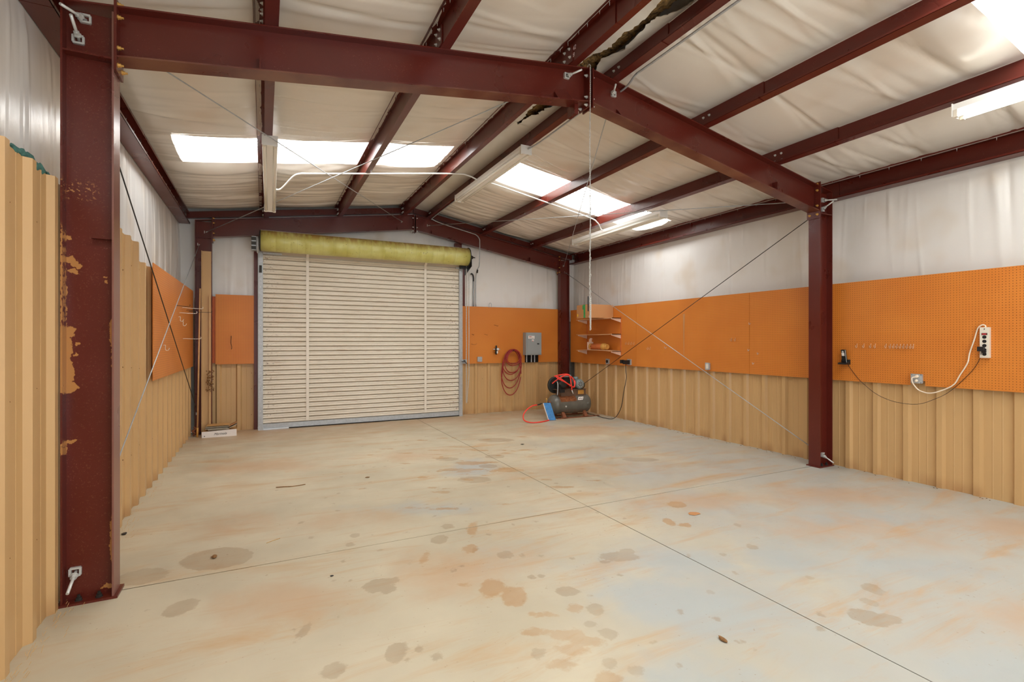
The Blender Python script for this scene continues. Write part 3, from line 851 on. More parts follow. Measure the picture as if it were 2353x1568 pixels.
# ---- cable braces
def brace(label, p0, p1, r=.0055, stub0=.17, stub1=.14, mat='galv'):
    p0, p1 = Vector(p0), Vector(p1); d = (p1 - p0).normalized()
    t = thing('brace_cable', label, 'cable', p0 if p0.z < p1.z else p1)
    part('cable', MB().cyl(p0, p1, r, 8), mat, t)
    for p, s, q in ((p0, -1, stub0), (p1, 1, stub1)):
        n = Vector((0, s, 0))
        e = d * s
        mb = MB(); c = p + n * .012
        u = Vector((1, 0, 0)); w = Vector((0, 0, 1))
        # slotted hillside washer: ring ramp against the web
        mb.obox(c - w * .022, u * .026, n * .012, w * .006); mb.obox(c + w * .022, u * .026, n * .012, w * .006)
        mb.obox(c - u * .024, u * .006, n * .018, w * .022); mb.obox(c + u * .024, u * .006, n * .006, w * .022)
        part('hillside_washer', mb, 'zinc', t)
        part('nut', MB().lathe(p + e * .035, e, [(0, .024), (.006, .024), (.0061, .017), (.026, .017)], 6, False), 'zinc', t)
        part('threaded_end', MB().cyl(p - e * .05, p + e * q, .009, 8), 'zinc', t)
    return t
brace('left roof brace cable from the left column to the far ridge', (-1.0, YF, 3.64), (2.55, YE, 4.07))
brace('roof brace cable on the left slope from the middle ridge to the far left corner', (2.565, YF, 4.13), (-.90, YE, 3.52))
brace('wall brace cable running from the left column top down to the far left corner', (-1.034, YF, 3.50), (-1.02, YE, .36), mat='iron')
brace('wall brace cable rising from the left column base to the far left corner top', (-1.049, YF, .184), (-1.0, YE, 3.30))
brace('roof brace cable on the right slope from the middle ridge to the far right corner', (3.12, YF, 4.08), (6.46, YE, 3.42))
brace('right roof brace cable from the right column to the far ridge', (6.50, YF, 3.45), (3.10, YE, 4.05))
brace('wall brace cable running from the right column top down to the far right corner', (6.50, YF, 3.33), (6.48, YE, .25), mat='iron')
brace('wall brace cable from the far right corner top down to the right column base', (6.50, YF, .142), (6.50, YE, 3.27))

# ================================================================== ROLL-UP DOOR
d1 = bpy.data.objects.new('door_1', None); C.objects.link(d1); d1.location = (1.88, 10.15, 0); d1['kind'] = 'structure'
d1['label'] = 'closed cream roll-up door of horizontal slats with a yellow-green drum'
pitch = .0885; n = 35; zb = .105
pr = [(.020, -.003), (.016, .003), (-.014, .008), (-.020, .022), (-.016, .038), (-.009, .0435), (-.015, .049), (-.018, .066), (-.014, .0785), (.016, .081), (.020, .0855)]
mb = MB(); mb.quad_grid([[(x, y_, z_) for y_, z_ in pr] for x in (-1.90, 1.90)], True, flip=True)
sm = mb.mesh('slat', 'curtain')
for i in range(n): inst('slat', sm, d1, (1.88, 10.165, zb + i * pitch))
ztop = zb + n * pitch
mb = MB(); mb.quad_grid([[(-.02, 10.165, ztop), (-.02, 10.12, ztop + .05), (-.02, 9.99, ztop + .10)], [(3.78, 10.165, ztop), (3.78, 10.12, ztop + .05), (3.78, 9.99, ztop + .10)]], True)
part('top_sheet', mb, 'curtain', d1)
part('bottom_bar', MB().box(-.015, 3.775, 10.135, 10.185, .022, .105).box(-.015, 3.775, 10.105, 10.135, .022, .03), 'galv', d1)
part('gap_dark_strip', MB().box(.42, 3.775, 10.12, 10.18, .001, .022), 'rubber', d1)  # dark strip added to shut out the bright line under the door
for xa, xb in ((-.092, -.012), (3.772, 3.845)):
    part('guide_rail', MB().box(xa, xb, 10.10, 10.108, 0, 3.22).box(xa, xa + .006, 10.108, 10.22, 0, 3.22).box(xb - .006, xb, 10.108, 10.135, 0, 3.22), 'galv', d1)
    for zz in (.35, 1.15, 1.9, 2.6): inst('rivet', bolt_mesh('-y', 'zinc', .007, .01), d1, ((xa + xb) / 2, 10.10, zz))
for xs_ in (.74, 3.03):
    mb = MB(); mb.quad_grid([[(xs_ - .026, 10.135, .12), (xs_ + .026, 10.135, .12)], [(xs_ - .026, 10.138, ztop), (xs_ + .026, 10.138, ztop)], [(xs_ - .02, 9.98, ztop + .09), (xs_ + .02, 9.98, ztop + .09)]], False)
    part('strap', mb, 'white_plastic', d1)
DY, DZ, DR = 9.90, 3.405, .185
part('drum', MB().lathe((-.05, DY, DZ), (1, 0, 0), [(0, DR)] + [(k * .24 + o, DR + q) for k in range(1, 16) for o, q in ((-.003, 0), (0, -.0015), (.003, 0))] + [(3.93, DR)], 48), 'drum', d1)
part('drum_lip', MB().box(-.06, 3.70, DY + .02, DY + .06, DZ + DR - .005, DZ + DR + .012), 'white_plastic', d1)
part('end_disc', MB().lathe((3.88, DY, DZ), (1, 0, 0), [(0, DR + .012), (.012, DR + .012), (.03, DR * .7), (.05, DR * .45), (.07, .05), (.12, .03), (.13, .012), (.17, .012)], 32), 'iron', d1)
part('end_disc', MB().lathe((-.05, DY, DZ), (-1, 0, 0), [(0, DR + .004), (.01, DR + .004), (.02, DR * .8)], 32), 'iron', d1)
part('bracket', MB().prism([(DY - .10, 3.20), (10.20, 3.05), (10.20, 3.50), (DY - .10, 3.42)], 3.93, 3.94, 'x'), 'iron', d1)
part('bracket', MB().box(3.76, 3.93, 9.98, 10.08, 3.17, 3.235), 'dark', d1)
part('stop_clip', MB().box(3.68, 3.76, 10.07, 10.10, 3.17, 3.20), 'galv', d1)
part('stop_clip', MB().box(-.01, .30, 10.06, 10.10, 3.20, 3.225), 'galv', d1)
gb = part('tension_wheel', MB().lathe((-.085, DY + .02, 3.33), (-1, 0, 0), [(0, .15), (.02, .15), (.03, .13)], 28).box(-.19, -.115, DY - .07, DY + .09, 3.22, 3.46), 'galv', d1)
for k in range(3): part('gear_tooth', MB().box(-.195, -.12, DY - .085, DY - .07, 3.23 + k * .08, 3.285 + k * .08), 'iron', gb)
part('lock_latch', MB().box(-.075, -.03, 10.085, 10.10, 2.86, 2.99).cyl((-.052, 10.085, 2.95), (-.052, 10.07, 2.95), .02, 14), 'iron', d1)
# hand chain beside the door
def link_mesh(name, r, l, w, mat):
    pts = []
    for k in range(12):
        a = k * math.tau / 12
        pts.append((math.cos(a) * w, 0, math.sin(a) * w + (l - w if math.sin(a) >= 0 else -(l - w))))
    pts.append(pts[0])
    a = MB().tube(pts, r, 5, False).mesh(name, mat)
    pts2 = [(0, p[0], p[2]) for p in pts]
    return a, MB().tube(pts2, r, 5, False).mesh(name, mat)
la, lb = link_mesh('link', .0035, .02, .009, 'chain')
hc = thing('hand_chain', 'loop of thin steel hand chain hanging right of the roll-up door', 'chain', (3.92, 9.985, .28))
k = 0; zz = 3.22
while zz > .30:
    inst('link', la if k % 2 else lb, hc, (3.885 + .002 * math.sin(zz * 9), 9.985, zz))
    inst('link', lb if k % 2 else la, hc, (3.945 - .045 * max(0, (.9 - zz) / .6) + .002 * math.cos(zz * 7), 9.985, zz))
    zz -= .030; k += 1
ck = thing('chain_keeper', 'small dark chain keeper at the pegboard corner beside the door', 'bracket', (3.885, 10.10, 1.13))
part('plate', MB().box(3.80, 3.94, 10.075, 10.08, 1.13, 1.22), 'galv', ck); part('hook', MB().tube([(3.86, 10.075, 1.2), (3.86, 10.0, 1.2), (3.86, 9.97, 1.16), (3.9, 9.97, 1.14)], .008, 6), 'dark', ck)
part('arm', MB().box(3.81, 3.88, 10.02, 10.075, 1.175, 1.185), 'dark', ck)

# ================================================================== PEGBOARDS
def pegboard(side, a0, a1, z0, z1, p, label, notch=(), mat=None, thick=.007, group=None):
    # notches: (a0,a1,depth) cut from the lower edge
    cuts = sorted(notch); pts = [(a0, z0)]
    for c0, c1, d in cuts: pts += [(c0, z0), (c0, z0 + d), (c1, z0 + d), (c1, z0)]
    pts += [(a1, z0), (a1, z1), (a0, z1)]
    mb = MB()
    if side == 'B': mb.prism(pts, p - thick, p, 'y')
    else: mb.prism(pts, p - thick if side == 'R' else p, p if side == 'R' else p + thick, 'x')
    o = solid('pegboard', mb, mat or ('peg_x' if side == 'B' else 'peg_y'), label, 'pegboard', group)
    return o
pegboard('L', 6.60, 10.04, 1.185, 2.475, -1.085, 'orange pegboard with wire hooks on the left wall')
pegboard('B', -.83, -.13, 1.225, 2.41, 10.265, 'dull orange board half hidden behind the small pegboard left of the door', mat='old_ply')
pegboard('B', -.765, -.15, 1.205, 2.45, 10.25, 'small orange pegboard just left of the roll-up door')
pegboard('B', 3.875, 6.39, 1.12, 2.385, 10.245, 'orange pegboard behind the grey electrical panel, right of the door', [(5.44, 5.80, .19)])
XP = 6.615
pegboard('R', 7.735, 10.09, 1.115, 2.356, XP, 'orange pegboard behind the wall shelves on the right wall')
pegboard('R', 5.165, 7.73, 1.12, 2.356, XP, 'wide plain orange pegboard in the middle of the right wall')
pegboard('R', 4.20, 5.16, 1.12, 2.356, XP, 'narrow orange pegboard just beyond the right column')
pegboard('R', 1.55, 4.005, 1.117, 2.358, XP, 'orange pegboard with the phone and power strip on the right wall', [(2.915, 3.055, .055)])

# hooks
def hook(label, pts, r=.0028, mat='zinc', group=None):
    return solid('peg_hook', MB().tube(pts, r, 6), mat, label, 'hook', group)
ORD = ['leftmost', 'second', 'third', 'fourth', 'fifth', 'sixth', 'seventh', 'eighth']
def small_hooks(ys, z, label, group):
    for i, y_ in enumerate(ys):
        hook(label % (ORD[i] if i < len(ys) - 1 else 'rightmost'), [(XP - .007, y_, z + .022), (XP - .014, y_, z + .018), (XP - .014, y_, z - .018), (XP - .03, y_, z - .026), (XP - .042, y_, z - .014), (XP - .044, y_, z + .004)], .004, 'clear', group)
small_hooks([3.626, 3.546, 3.468, 3.419, 3.302], 1.562, '%s of the five spaced clear hooks right above the phone', 'spaced clear hooks on the phone pegboard')
small_hooks([3.256, 3.222, 3.188, 3.154, 3.12, 3.086, 3.052, 3.024], 1.560, '%s of the eight clear hooks packed in a row above the metal outlet', 'packed row of clear hooks on the phone pegboard')
small_hooks([8.03, 7.95, 7.87, 7.79], 1.575, '%s of four clear hooks in a row beside the wall shelves', 'row of clear hooks beside the shelves')
small_hooks([7.39, 7.33], 1.48, '%s of two tiny hooks right of the black compressor plug', 'pair of tiny hooks near the far outlet')
small_hooks([5.48, 5.41], 1.645, '%s of two tiny hooks on the wide right pegboard above the switch box', 'pair of tiny hooks on the wide pegboard')
for (y_, z_, lab) in ((6.90, 1.484, 'single short wire hook low on the wide right pegboard'), (5.14, 1.868, 'short wire hook high at the seam near the right column'),
                      (5.16, 1.468, 'short wire hook at mid height on the seam near the right column'), (5.0, 1.42, 'short wire hook right of the seam near the right column'),
                      (5.08, 1.27, 'short wire hook lowest beside the seam near the right column')):
    hook(lab, [(XP - .007, y_, z_ + .02), (XP - .02, y_, z_ + .015), (XP - .05, y_ - .01, z_), (XP - .07, y_ - .02, z_ + .006), (XP - .075, y_ - .02, z_ + .03)], .003)
XQ = -1.078
for (y_, z_, dx, dy, lab) in ((8.214, 2.106, .14, .25, 'dark wire hook uppermost on the left pegboard'), (8.75, 2.11, .24, .35, 'long white wire arm hook high on the left pegboard'),
                              (9.20, 2.10, .10, .05, 'short dark wire hook beside the long arm on the left pegboard'), (9.5, 2.09, .30, .10, 'thin grey wire arm reaching towards the leaning stick'),
                              (8.49, 2.02, .20, .10, 'white bent wire hook below the long arm on the left pegboard'), (8.83, 1.652, .22, .02, 'white wire arm hook low on the left pegboard')):
    hook(lab, [(XQ, y_, z_), (XQ + .02, y_, z_ + .004), (XQ + dx * .5, y_ + dy * .2, z_), (XQ + dx, y_ + dy * .4, z_ + .002), (XQ + dx + .006, y_ + dy * .4, z_ + .03)], .0035, 'white_plastic' if 'white' in lab else 'iron')
for (y_, z_, lab) in ((8.41, 1.93, 'small pale hook under the white bent wire, left pegboard'), (8.70, 1.875, 'second small pale hook lower right of the first, left pegboard'), (7.22, 1.536, 'small pale curled hook near the crossing cables, left pegboard')):
    hook(lab, [(XQ, y_, z_ + .03), (XQ + .02, y_, z_ + .03), (XQ + .02, y_, z_ - .02), (XQ + .045, y_, z_ - .03), (XQ + .06, y_, z_)], .0035, 'white_plastic')
hook('rusty wire hook on the pegboard high left of the grey panel', [(4.66, 10.238, 1.98), (4.66, 10.20, 1.98), (4.70, 10.15, 1.955), (4.71, 10.14, 1.975)], .004, 'rust')
hook('small rusty hook beside the hand chain on the far pegboard', [(4.12, 10.238, 1.77), (4.12, 10.19, 1.765), (4.13, 10.17, 1.75), (4.135, 10.165, 1.77)], .0035, 'rust')
hook('small rusty hook between the chain and the air regulator', [(4.42, 10.238, 1.77), (4.42, 10.19, 1.77), (4.45, 10.16, 1.75), (4.455, 10.155, 1.77)], .0035, 'rust')
hook('lower curled rusty hook beside the hand chain', [(4.10, 10.238, 1.56), (4.12, 10.18, 1.545), (4.18, 10.17, 1.545), (4.2, 10.17, 1.57)], .0035, 'rust')
hook('long dark wire hook hanging low on the small pegboard left of the door', [(-.52, 10.243, 1.70), (-.52, 10.22, 1.70), (-.525, 10.215, 1.58), (-.51, 10.21, 1.52), (-.515, 10.20, 1.47)], .0045, 'iron')
hook('bent wire loop on top of the far pegboard edge', [(4.53, 10.235, 2.37), (4.53, 10.232, 2.45), (4.558, 10.232, 2.475), (4.586, 10.232, 2.45), (4.586, 10.235, 2.37)], .006, 'galv')
# long pale paint run / tape strip on the wide pegboard
solid('tape_strip', MB().prism([(6.455, 2.095), (6.50, 2.095), (6.497, 1.90), (6.487, 1.35), (6.478, 1.35), (6.468, 1.90)], XP - .009, XP - .0075, 'x'), 'cardboard', 'long tapering pale strip on the wide right pegboard', 'strip')

# ================================================================== LIGHTS
def fixture(label, a, b, on=False, hang=0.):
    a, b = Vector(a), Vector(b)      # top centre line
    t = thing('strip_light', label, 'light', ((a + b) / 2) - Vector((0, 0, .11)))
    d = (b - a).normalized(); s = Vector((1, 0, 0)); u = s.cross(d).normalized()
    if u.z < 0: u = -u
    mb = MB()
    poly = [(-.075, -.0), (.075, -.0), (.075, -.05), (.03, -.095), (-.03, -.095), (-.075, -.05)]
    bI = len(mb.v)
    for q in (a, b): mb.v += [tuple(q + s * px + u * pz) for px, pz in poly]
    m = len(poly)
    mb.f += [tuple(range(m))[::-1], tuple(range(m, 2 * m))]; mb.sm += [False, False]
    for i in range(m): mb.f.append((i, (i + 1) % m, m + (i + 1) % m, m + i)); mb.sm.append(False)
    part('housing', mb, 'white_paint', t)
    for sx in (-1, 1):
        off = s * (.058 * sx) - u * .096
        part('fluorescent_tube', MB().lathe(a + d * .035 + off, d, [(0, .010), (.012, .018), ((b - a).length - .082, .018), ((b - a).length - .07, .010)], 14), 'tube_on' if on else 'cream_tube', t)
    for q, e in ((a, 1), (b, -1)):
        for sx in (-1, 1):
            c = q + d * e * .018 + s * (.058 * sx) - u * .085
            part('socket', MB().obox(c, s * .018, d * .014, u * .032), 'white_plastic', t)
        part('end_cap', MB().obox(q - d * e * .004 - u * .05, s * .08, d * .004, u * .058), 'white_paint', t)
    if hang:
        for f in (.15, .85):
            q = a + (b - a) * f
            part('hanger', MB().cyl(q, q + Vector((0, 0, hang)), .004, 6), 'galv', t)
    return t
fixture('unlit strip light under the purlin nearest the left wall', (.06, 6.05, zr(.05) + .0), (.085, 8.46, zr(.05) - .16), hang=0)
fixture('unlit strip light under the ridge purlin, far bay', (3.075, 5.75, zr(3.08) - .012), (3.075, 8.25, zr(3.08) - .012))
fixture('unlit strip light hanging under the purlin nearest the right wall, far bay', (5.66, 5.98, zr(5.6) - .05), (5.66, 8.46, zr(5.6) - .07), hang=.045)
fixture('switched-on strip light near the top right corner', (5.575, -.24, zr(5.57) - .012), (5.575, 2.22, zr(5.57) - .012), True)
fixture('switched-on strip light under the ridge, above the viewer', (3.075, -.24, zr(3.08) - .012), (3.075, 2.10, zr(3.08) - .012), True)
fixture('switched-on strip light on the left slope, above the viewer', (.05, -.9, zr(.05) - .012), (.05, 1.5, zr(.05) - .012), True)

# ---- conduits
def conduit(label, pts, r=.0105, mat='galv', sub=5, straps=()):
    t = thing('conduit', label, 'conduit', min((Vector(p) for p in pts), key=lambda q: q.z))
    part('pipe', MB().tube(pts, r, 8, True, sub), mat, t)
    for q, ax in straps: part('strap', MB().obox(q, (.022, 0, 0) if ax == 'x' else (.014, 0, 0), (0, .014, 0) if ax == 'x' else (0, .022, 0), (0, 0, .004)), 'zinc', t)
    return t
P1 = lambda x, d=.016: zr(x) - d
conduit('white conduit crossing the left roof slope between two strip lights', [(.14, 7.70, 3.74), (.20, 7.69, 3.745), (.26, 7.62, 3.79), (.36, 7.44, 3.875), (.44, 7.36, 3.90), (.60, 7.34, P1(.60)), (1.34, 7.31, P1(1.34)), (2.60, 7.25, P1(2.60)), (2.85, 7.25, 4.20), (2.98, 7.25, 4.165), (3.02, 7.25, 4.15)], .011, 'white_paint')
conduit('white conduit crossing the right roof slope to the hanging strip light', [(3.13, 7.25, 4.14), (3.3, 7.25, P1(3.3)), (4.30, 7.25, P1(4.30)), (5.16, 7.26, P1(5.16)), (5.32, 7.28, 3.745), (5.42, 7.34, 3.71), (5.54, 7.45, 3.675), (5.60, 7.48, 3.665)], .011, 'white_paint')
conduit('thin conduit along the ridge purlin, near bay to far strip light', [(3.165, 1.9, P1(3.16)), (3.165, 3.5, P1(3.16)), (3.165, 3.7, P1(3.16)), (3.20, 3.86, P1(3.2, .03)), (3.215, 4.0, P1(3.2, .03)), (3.21, 4.3, P1(3.2, .02)), (3.15, 4.45, P1(3.16)), (3.15, 5.5, P1(3.16)), (3.09, 5.72, 4.13)], .010)
conduit('thin conduit from the ridge light to the end wall and down to the pegboard', [(3.075, 8.28, 4.13), (3.10, 8.6, P1(3.12)), (3.12, 9.9, P1(3.12)), (3.16, 10.02, 4.15), (3.40, 10.06, 4.09), (4.02, 10.06, 3.965), (4.15, 10.065, 3.93), (4.22, 10.07, 3.86), (4.235, 10.075, 3.76), (4.235, 10.10, 3.3), (4.235, 10.22, 3.2), (4.235, 10.30, 3.0), (4.235, 10.30, 2.38)], .010)
solid('conduit_coupling', MB().cyl((4.235, 10.20, 3.20), (4.235, 10.225, 3.13), .017, 10), 'iron', 'dark coupling on the conduit right of the door drum', 'coupling')
conduit('short grey conduit ending in a dark elbow above the pegboard', [(4.235 - .045, 10.33, 2.95), (4.19, 10.33, 2.37)], .016, 'galv')
solid('conduit_elbow', MB().tube([(4.19, 10.33, 2.93), (4.19, 10.325, 3.02), (4.175, 10.315, 3.08), (4.145, 10.31, 3.115), (4.115, 10.305, 3.105)], .015, 8), 'dark', 'dark open elbow on the short conduit right of the door', 'elbow')
# little dark ends of blown tape on the strip (cable end) and hanging chain at the ridge
hc2 = thing('hanging_chain', 'long bright chain hanging from the ridge joint of the middle frame', 'chain', (2.745, 3.86, 1.74))
la2, lb2 = link_mesh('link', .0021, .0125, .0048, 'chain')
zz = 4.20; k = 0
while zz > 1.74:
    inst('link', la2 if k % 2 else lb2, hc2, (2.745 + .003 * math.sin(zz * 5), 3.86, zz))
    if zz < 3.0 and k % 2 == 0: inst('link', lb2, hc2, (2.745 + .006 * math.sin(zz * 40), 3.86 + .006 * math.cos(zz * 40), zz - .01))
    if zz < 2.05: inst('link', la2, hc2, (2.756, 3.866, zz - .005))
    zz -= .0195; k += 1
part('shackle', MB().tube([(2.745, 3.86, 4.215), (2.75, 3.885, 4.235), (2.765, 3.93, 4.236), (2.79, 3.96, 4.2)], .004, 6), 'zinc', hc2)
part('dark_strap', MB().box(2.722, 2.732, 3.862, 3.868, 1.90, 2.04), 'dark', hc2)

# ================================================================== RIGHT WALL THINGS
# shelves
YS0, YS1 = 8.20, 9.44
t = thing('wall_shelf', 'three-tier wall shelf on slotted rails at the far end of the right wall', 'shelf', (6.5, 8.8, 1.33))
for y_ in (8.20, 9.40): part('rail', MB().box(XP - .02, XP - .008, y_ - .012, y_ + .012, 1.32, 2.13), 'orange_brown', t)
for i, zz in enumerate((2.075, 1.742, 1.390)):
    sagv = (.0, .006, -.018)[i]
    rows = []
    for k in range(13):
        f = k / 12; y_ = YS0 - .02 + (YS1 - YS0 + .06) * f; b = -sagv * 4 * f * (1 - f)
        rows.append((y_, zz + .012 + b, zz + .026 + b))
    top = [[(x, y_, b) for x in (6.36, 6.60)] for y_, a, b in rows]; bot = [[(x, y_, a) for x in (6.36, 6.60)] for y_, a, b in rows]
    mb = MB(); mb.quad_grid(top, False, flip=True); mb.quad_grid(bot, False)
    mb.quad_grid([[(6.36, y_, a), (6.36, y_, b)] for y_, a, b in rows], False, flip=True); mb.quad_grid([[(6.60, y_, a), (6.60, y_, b)] for y_, a, b in rows], False)
    mb.f += []; part('board', mb, 'shelf', t)
    for y_ in (8.20, 9.40):
        part('bracket', MB().prism([(6.355, zz - .004), (XP - .02, zz - .07), (XP - .02, zz + .01), (6.355, zz + .01)], y_ - .006, y_ + .006), 'bracket', t)
# cardboard box on the top shelf
t = thing('cardboard_box', 'brown cardboard box with green tape on the top wall shelf', 'box', (6.30, 8.68, 2.101))
part('carton', MB().box(5.995, 6.60, 8.45, 8.915, 2.102, 2.375), 'cardboard', t)
part('flap', MB().hexa([(5.995,8.45,2.375),(6.60,8.45,2.375),(6.60,8.68,2.375),(5.995,8.68,2.375),(5.995,8.45,2.379),(6.60,8.45,2.379),(6.60,8.68,2.383),(5.995,8.68,2.383)]), 'cardboard', t)
part('flap', MB().box(5.995, 6.60, 8.69, 8.915, 2.375, 2.379), 'cardboard', t)
part('green_tape', MB().box(5.9925, 5.9945, 8.60, 8.66, 2.104, 2.38), 'green_tape', t); part('tape_end', MB().box(5.992, 5.9945, 8.64, 8.70, 2.28, 2.37), 'green_tape', t)
part('yellow_sticker', MB().box(5.993, 5.9945, 8.86, 8.90, 2.14, 2.195), 'yellow_tape', t)
# brown bottle-like canister lying on the lower shelf
t = thing('canister', 'orange-brown canister with a cream stand lying on the lowest wall shelf', 'canister', (6.47, 8.75, 1.42))
cz = 1.497
part('sleeve', MB().lathe((6.46, 9.0, cz), (0, -1, 0), [(0, .05), (.0, .062), (.05, .066), (.36, .066), (.37, .062)], 20), 'orange_brown', t)
part('cap', MB().lathe((6.46, 8.63, cz), (0, -1, 0), [(0, .066), (.02, .074), (.09, .074), (.10, .062), (.14, .058), (.17, .056), (.171, .034), (.165, .03)], 20), 'yellow_brown', t)
part('collar', MB().lathe((6.46, 9.05, cz), (0, -1, 0), [(0, .07), (.045, .07), (.05, .062)], 20), 'yellow_brown', t)
part('stand', MB().box(6.40, 6.52, 9.05, 9.11, 1.42, 1.60).box(6.41, 6.51, 9.02, 9.05, 1.42, 1.44).box(6.44, 6.48, 9.045, 9.10, 1.60, 1.66).lathe((6.46, 9.05, 1.655), (0, 0, 1), [(0, .028), (.02, .03), (.03, .01)], 12), 'bracket', t)

def outlet(side, a, z, label, w=.075, h=.115, kind='duplex', mat='galv'):
    if side == 'R': base = (XP - .03, a, z); t = thing('outlet_box', label, 'outlet', (XP - .02, a, z - h / 2))
    else: t = thing('outlet_box', label, 'outlet', (a, 10.22, z - h / 2))
    def bx(d0, d1, a0, a1, z0, z1):
        if side == 'R': return MB().box(XP - .007 - d1, XP - .007 - d0, a + a0, a + a1, z + z0, z + z1)
        return MB().box(a + a0, a + a1, 10.238 - d1, 10.238 - d0, z + z0, z + z1)
    def cy(d0, d1, da, dz, r, n=16):
        if side == 'R': return MB().cyl((XP - .007 - d0, a + da, z + dz), (XP - .007 - d1, a + da, z + dz), r, n)
        return MB().cyl((a + da, 10.238 - d0, z + dz), (a + da, 10.238 - d1, z + dz), r, n)
    part('box', bx(0, .028, -w / 2 * .92, w / 2 * .92, -h / 2 * .92, h / 2 * .92), mat, t)
    part('cover_plate', bx(.028, .031, -w / 2, w / 2, -h / 2, h / 2), mat, t)
    for sa in (-1, 1):
        for sz in (-1, 1): part('screw', cy(.031, .034, sa * w * .4, sz * h * .42, .004, 8), 'iron', t)
    if kind == 'round':
        part('receptacle', cy(.031, .042, 0, 0, .034), 'dark', t)
    elif kind == 'switch':
        part('toggle_plate', bx(.031, .034, -w * .28, w * .28, -h * .32, h * .32), 'white_plastic', t)
    elif kind == 'blank':
        part('knockout', cy(.031, .033, 0, 0, .03), 'galv', t)
    else:
        for sz in (-1, 1): part('receptacle', cy(.031, .034, 0, sz * .022, .017), 'white_plastic', t)
    return t
outlet('B', 4.294, 1.215, 'grey blank junction box low on the far pegboard near the hand chain', .11, .11, 'blank')
outlet('R', 8.626, 1.182, 'round black power outlet under the wall shelves', .105, .115, 'round')
outlet('R', 7.92, 1.195, 'power outlet with the black compressor plug in it', .105, .12, 'duplex')
outlet('R', 5.943, 1.20, 'switch box low on the wide right pegboard', .085, .12, 'switch')
outlet('R', 2.985, 1.196, 'square metal outlet box feeding the power strip', .11, .105, 'duplex')

# compressor plug and cord
t = thing('extension_cable', 'black compressor cord dropping from the outlet to the floor', 'cord', (6.55, 8.2, 0))
part('plug', MB().box(6.46, 6.575, 7.885, 7.965, 1.155, 1.235).box(6.44, 6.50, 7.97, 8.03, 1.17, 1.24), 'dark', t)
part('cable', MB().tube([(6.50, 7.92, 1.16), (6.50, 7.92, 1.05), (6.505, 7.91, .87), (6.50, 7.98, .60), (6.49, 8.03, .33), (6.47, 8.10, .16), (6.44, 8.20, .04), (6.40, 8.32, .008), (6.40, 8.6, .007), (6.44, 8.85, .007), (6.45, 9.05, .007), (6.36, 9.15, .05), (6.28, 9.10, .12)], .0065, 8), 'rubber', t)
# cordless phone
t = thing('cordless_phone', 'black and silver cordless phone standing in a wall cradle', 'phone', (6.57, 3.755, 1.32))
part('cradle', MB().prism([(6.515, 1.325), (6.606, 1.325), (6.606, 1.385), (6.59, 1.385), (6.585, 1.352), (6.515, 1.345)], 3.705, 3.805), 'dark', t)
hs = part('handset', MB().obox((6.565, 3.757, 1.425), (.014, 0, .003), (0, .024, 0), (-.018, 0, .085)), 'dark', t)
part('faceplate', MB().obox((6.5505, 3.757, 1.42), (.0015, 0, 0), (0, .021, 0), (-.0165, 0, .078)), 'dark', hs)
part('screen', MB().obox((6.5415, 3.758, 1.452), (.002, 0, 0), (0, .016, 0), (-.0045, 0, .02)), 'label_white', hs)
part('earpiece', MB().obox((6.5345, 3.758, 1.485), (.002, 0, 0), (0, .010, 0), (-.003, 0, .010)), 'zinc', hs)
part('silver_edge', MB().obox((6.556, 3.732, 1.425), (.003, 0, .001), (0, .002, 0), (-.017, 0, .08)), 'zinc', hs)
for i in range(4):
    for j in range(3): part('key', MB().obox((6.5500 + .0038 * i - .002, 3.757 + (j - 1) * .012, 1.418 - .018 * i), (.002, 0, 0), (0, .004, 0), (-.001, 0, .005)), 'iron', hs)
# power strip
t = thing('power_strip', 'white power strip screwed upright to the right pegboard', 'power strip', (6.585, 2.39, 1.446))
part('body', MB().prism([(2.353, XP - .008), (2.353, XP - .035), (2.362, XP - .048), (2.418, XP - .048), (2.427, XP - .035), (2.427, XP - .008)], 1.448, 1.760, 'z') if False else MB().box(XP - .048, XP - .008, 2.353, 2.427, 1.448, 1.760), 'white_plastic', t)
part('switch', MB().box(XP - .053, XP - .048, 2.372, 2.408, 1.683, 1.698), 'ink_red', t)
part('switch_frame', MB().box(XP - .050, XP - .048, 2.367, 2.413, 1.680, 1.701), 'dark', t)
for k in range(5):
    part('receptacle', MB().lathe((XP - .048, 2.39, 1.660 - k * .0435), (-1, 0, 0), [(0, .017), (.002, .017)], 16), 'dark', t)
inst('screw', bolt_mesh('-x', 'iron', .004, .006), t, (XP - .048, 2.39, 1.742))
t2 = thing('power_adapter', 'small black adapter plugged into the power strip', 'adapter', (6.54, 2.40, 1.50))
part('body', MB().box(XP - .085, XP - .049, 2.385, 2.435, 1.515, 1.562), 'dark', t2); part('plug_face', MB().lathe((XP - .050, 2.39, 1.512), (-1, 0, 0), [(0, .018), (.02, .018)], 16), 'dark', t2)
t = thing('looped_cable', 'cream power-strip cord looping to the metal outlet box', 'cord', (6.58, 2.7, 1.04))
part('cable', MB().tube([(6.565, 2.975, 1.215), (6.545, 3.01, 1.205), (6.545, 3.012, 1.165), (6.56, 2.998, 1.12), (6.575, 2.956, 1.066), (6.58, 2.866, 1.043), (6.585, 2.767, 1.076), (6.588, 2.653, 1.151), (6.59, 2.597, 1.261), (6.59, 2.535, 1.388), (6.59, 2.517, 1.493), (6.59, 2.478, 1.638), (6.59, 2.452, 1.745), (6.59, 2.420, 1.783), (6.588, 2.392, 1.778), (6.588, 2.388, 1.760)], .0065, 8), 'cord_white', t)
part('plug', MB().lathe((6.578, 2.975, 1.222), (-1, 0, 0), [(0, .017), (.02, .017), (.03, .008)], 12).lathe((6.578, 2.982, 1.172), (-1, 0, 0), [(0, .015), (.018, .015), (.024, .008)], 12), 'cord_white', t)
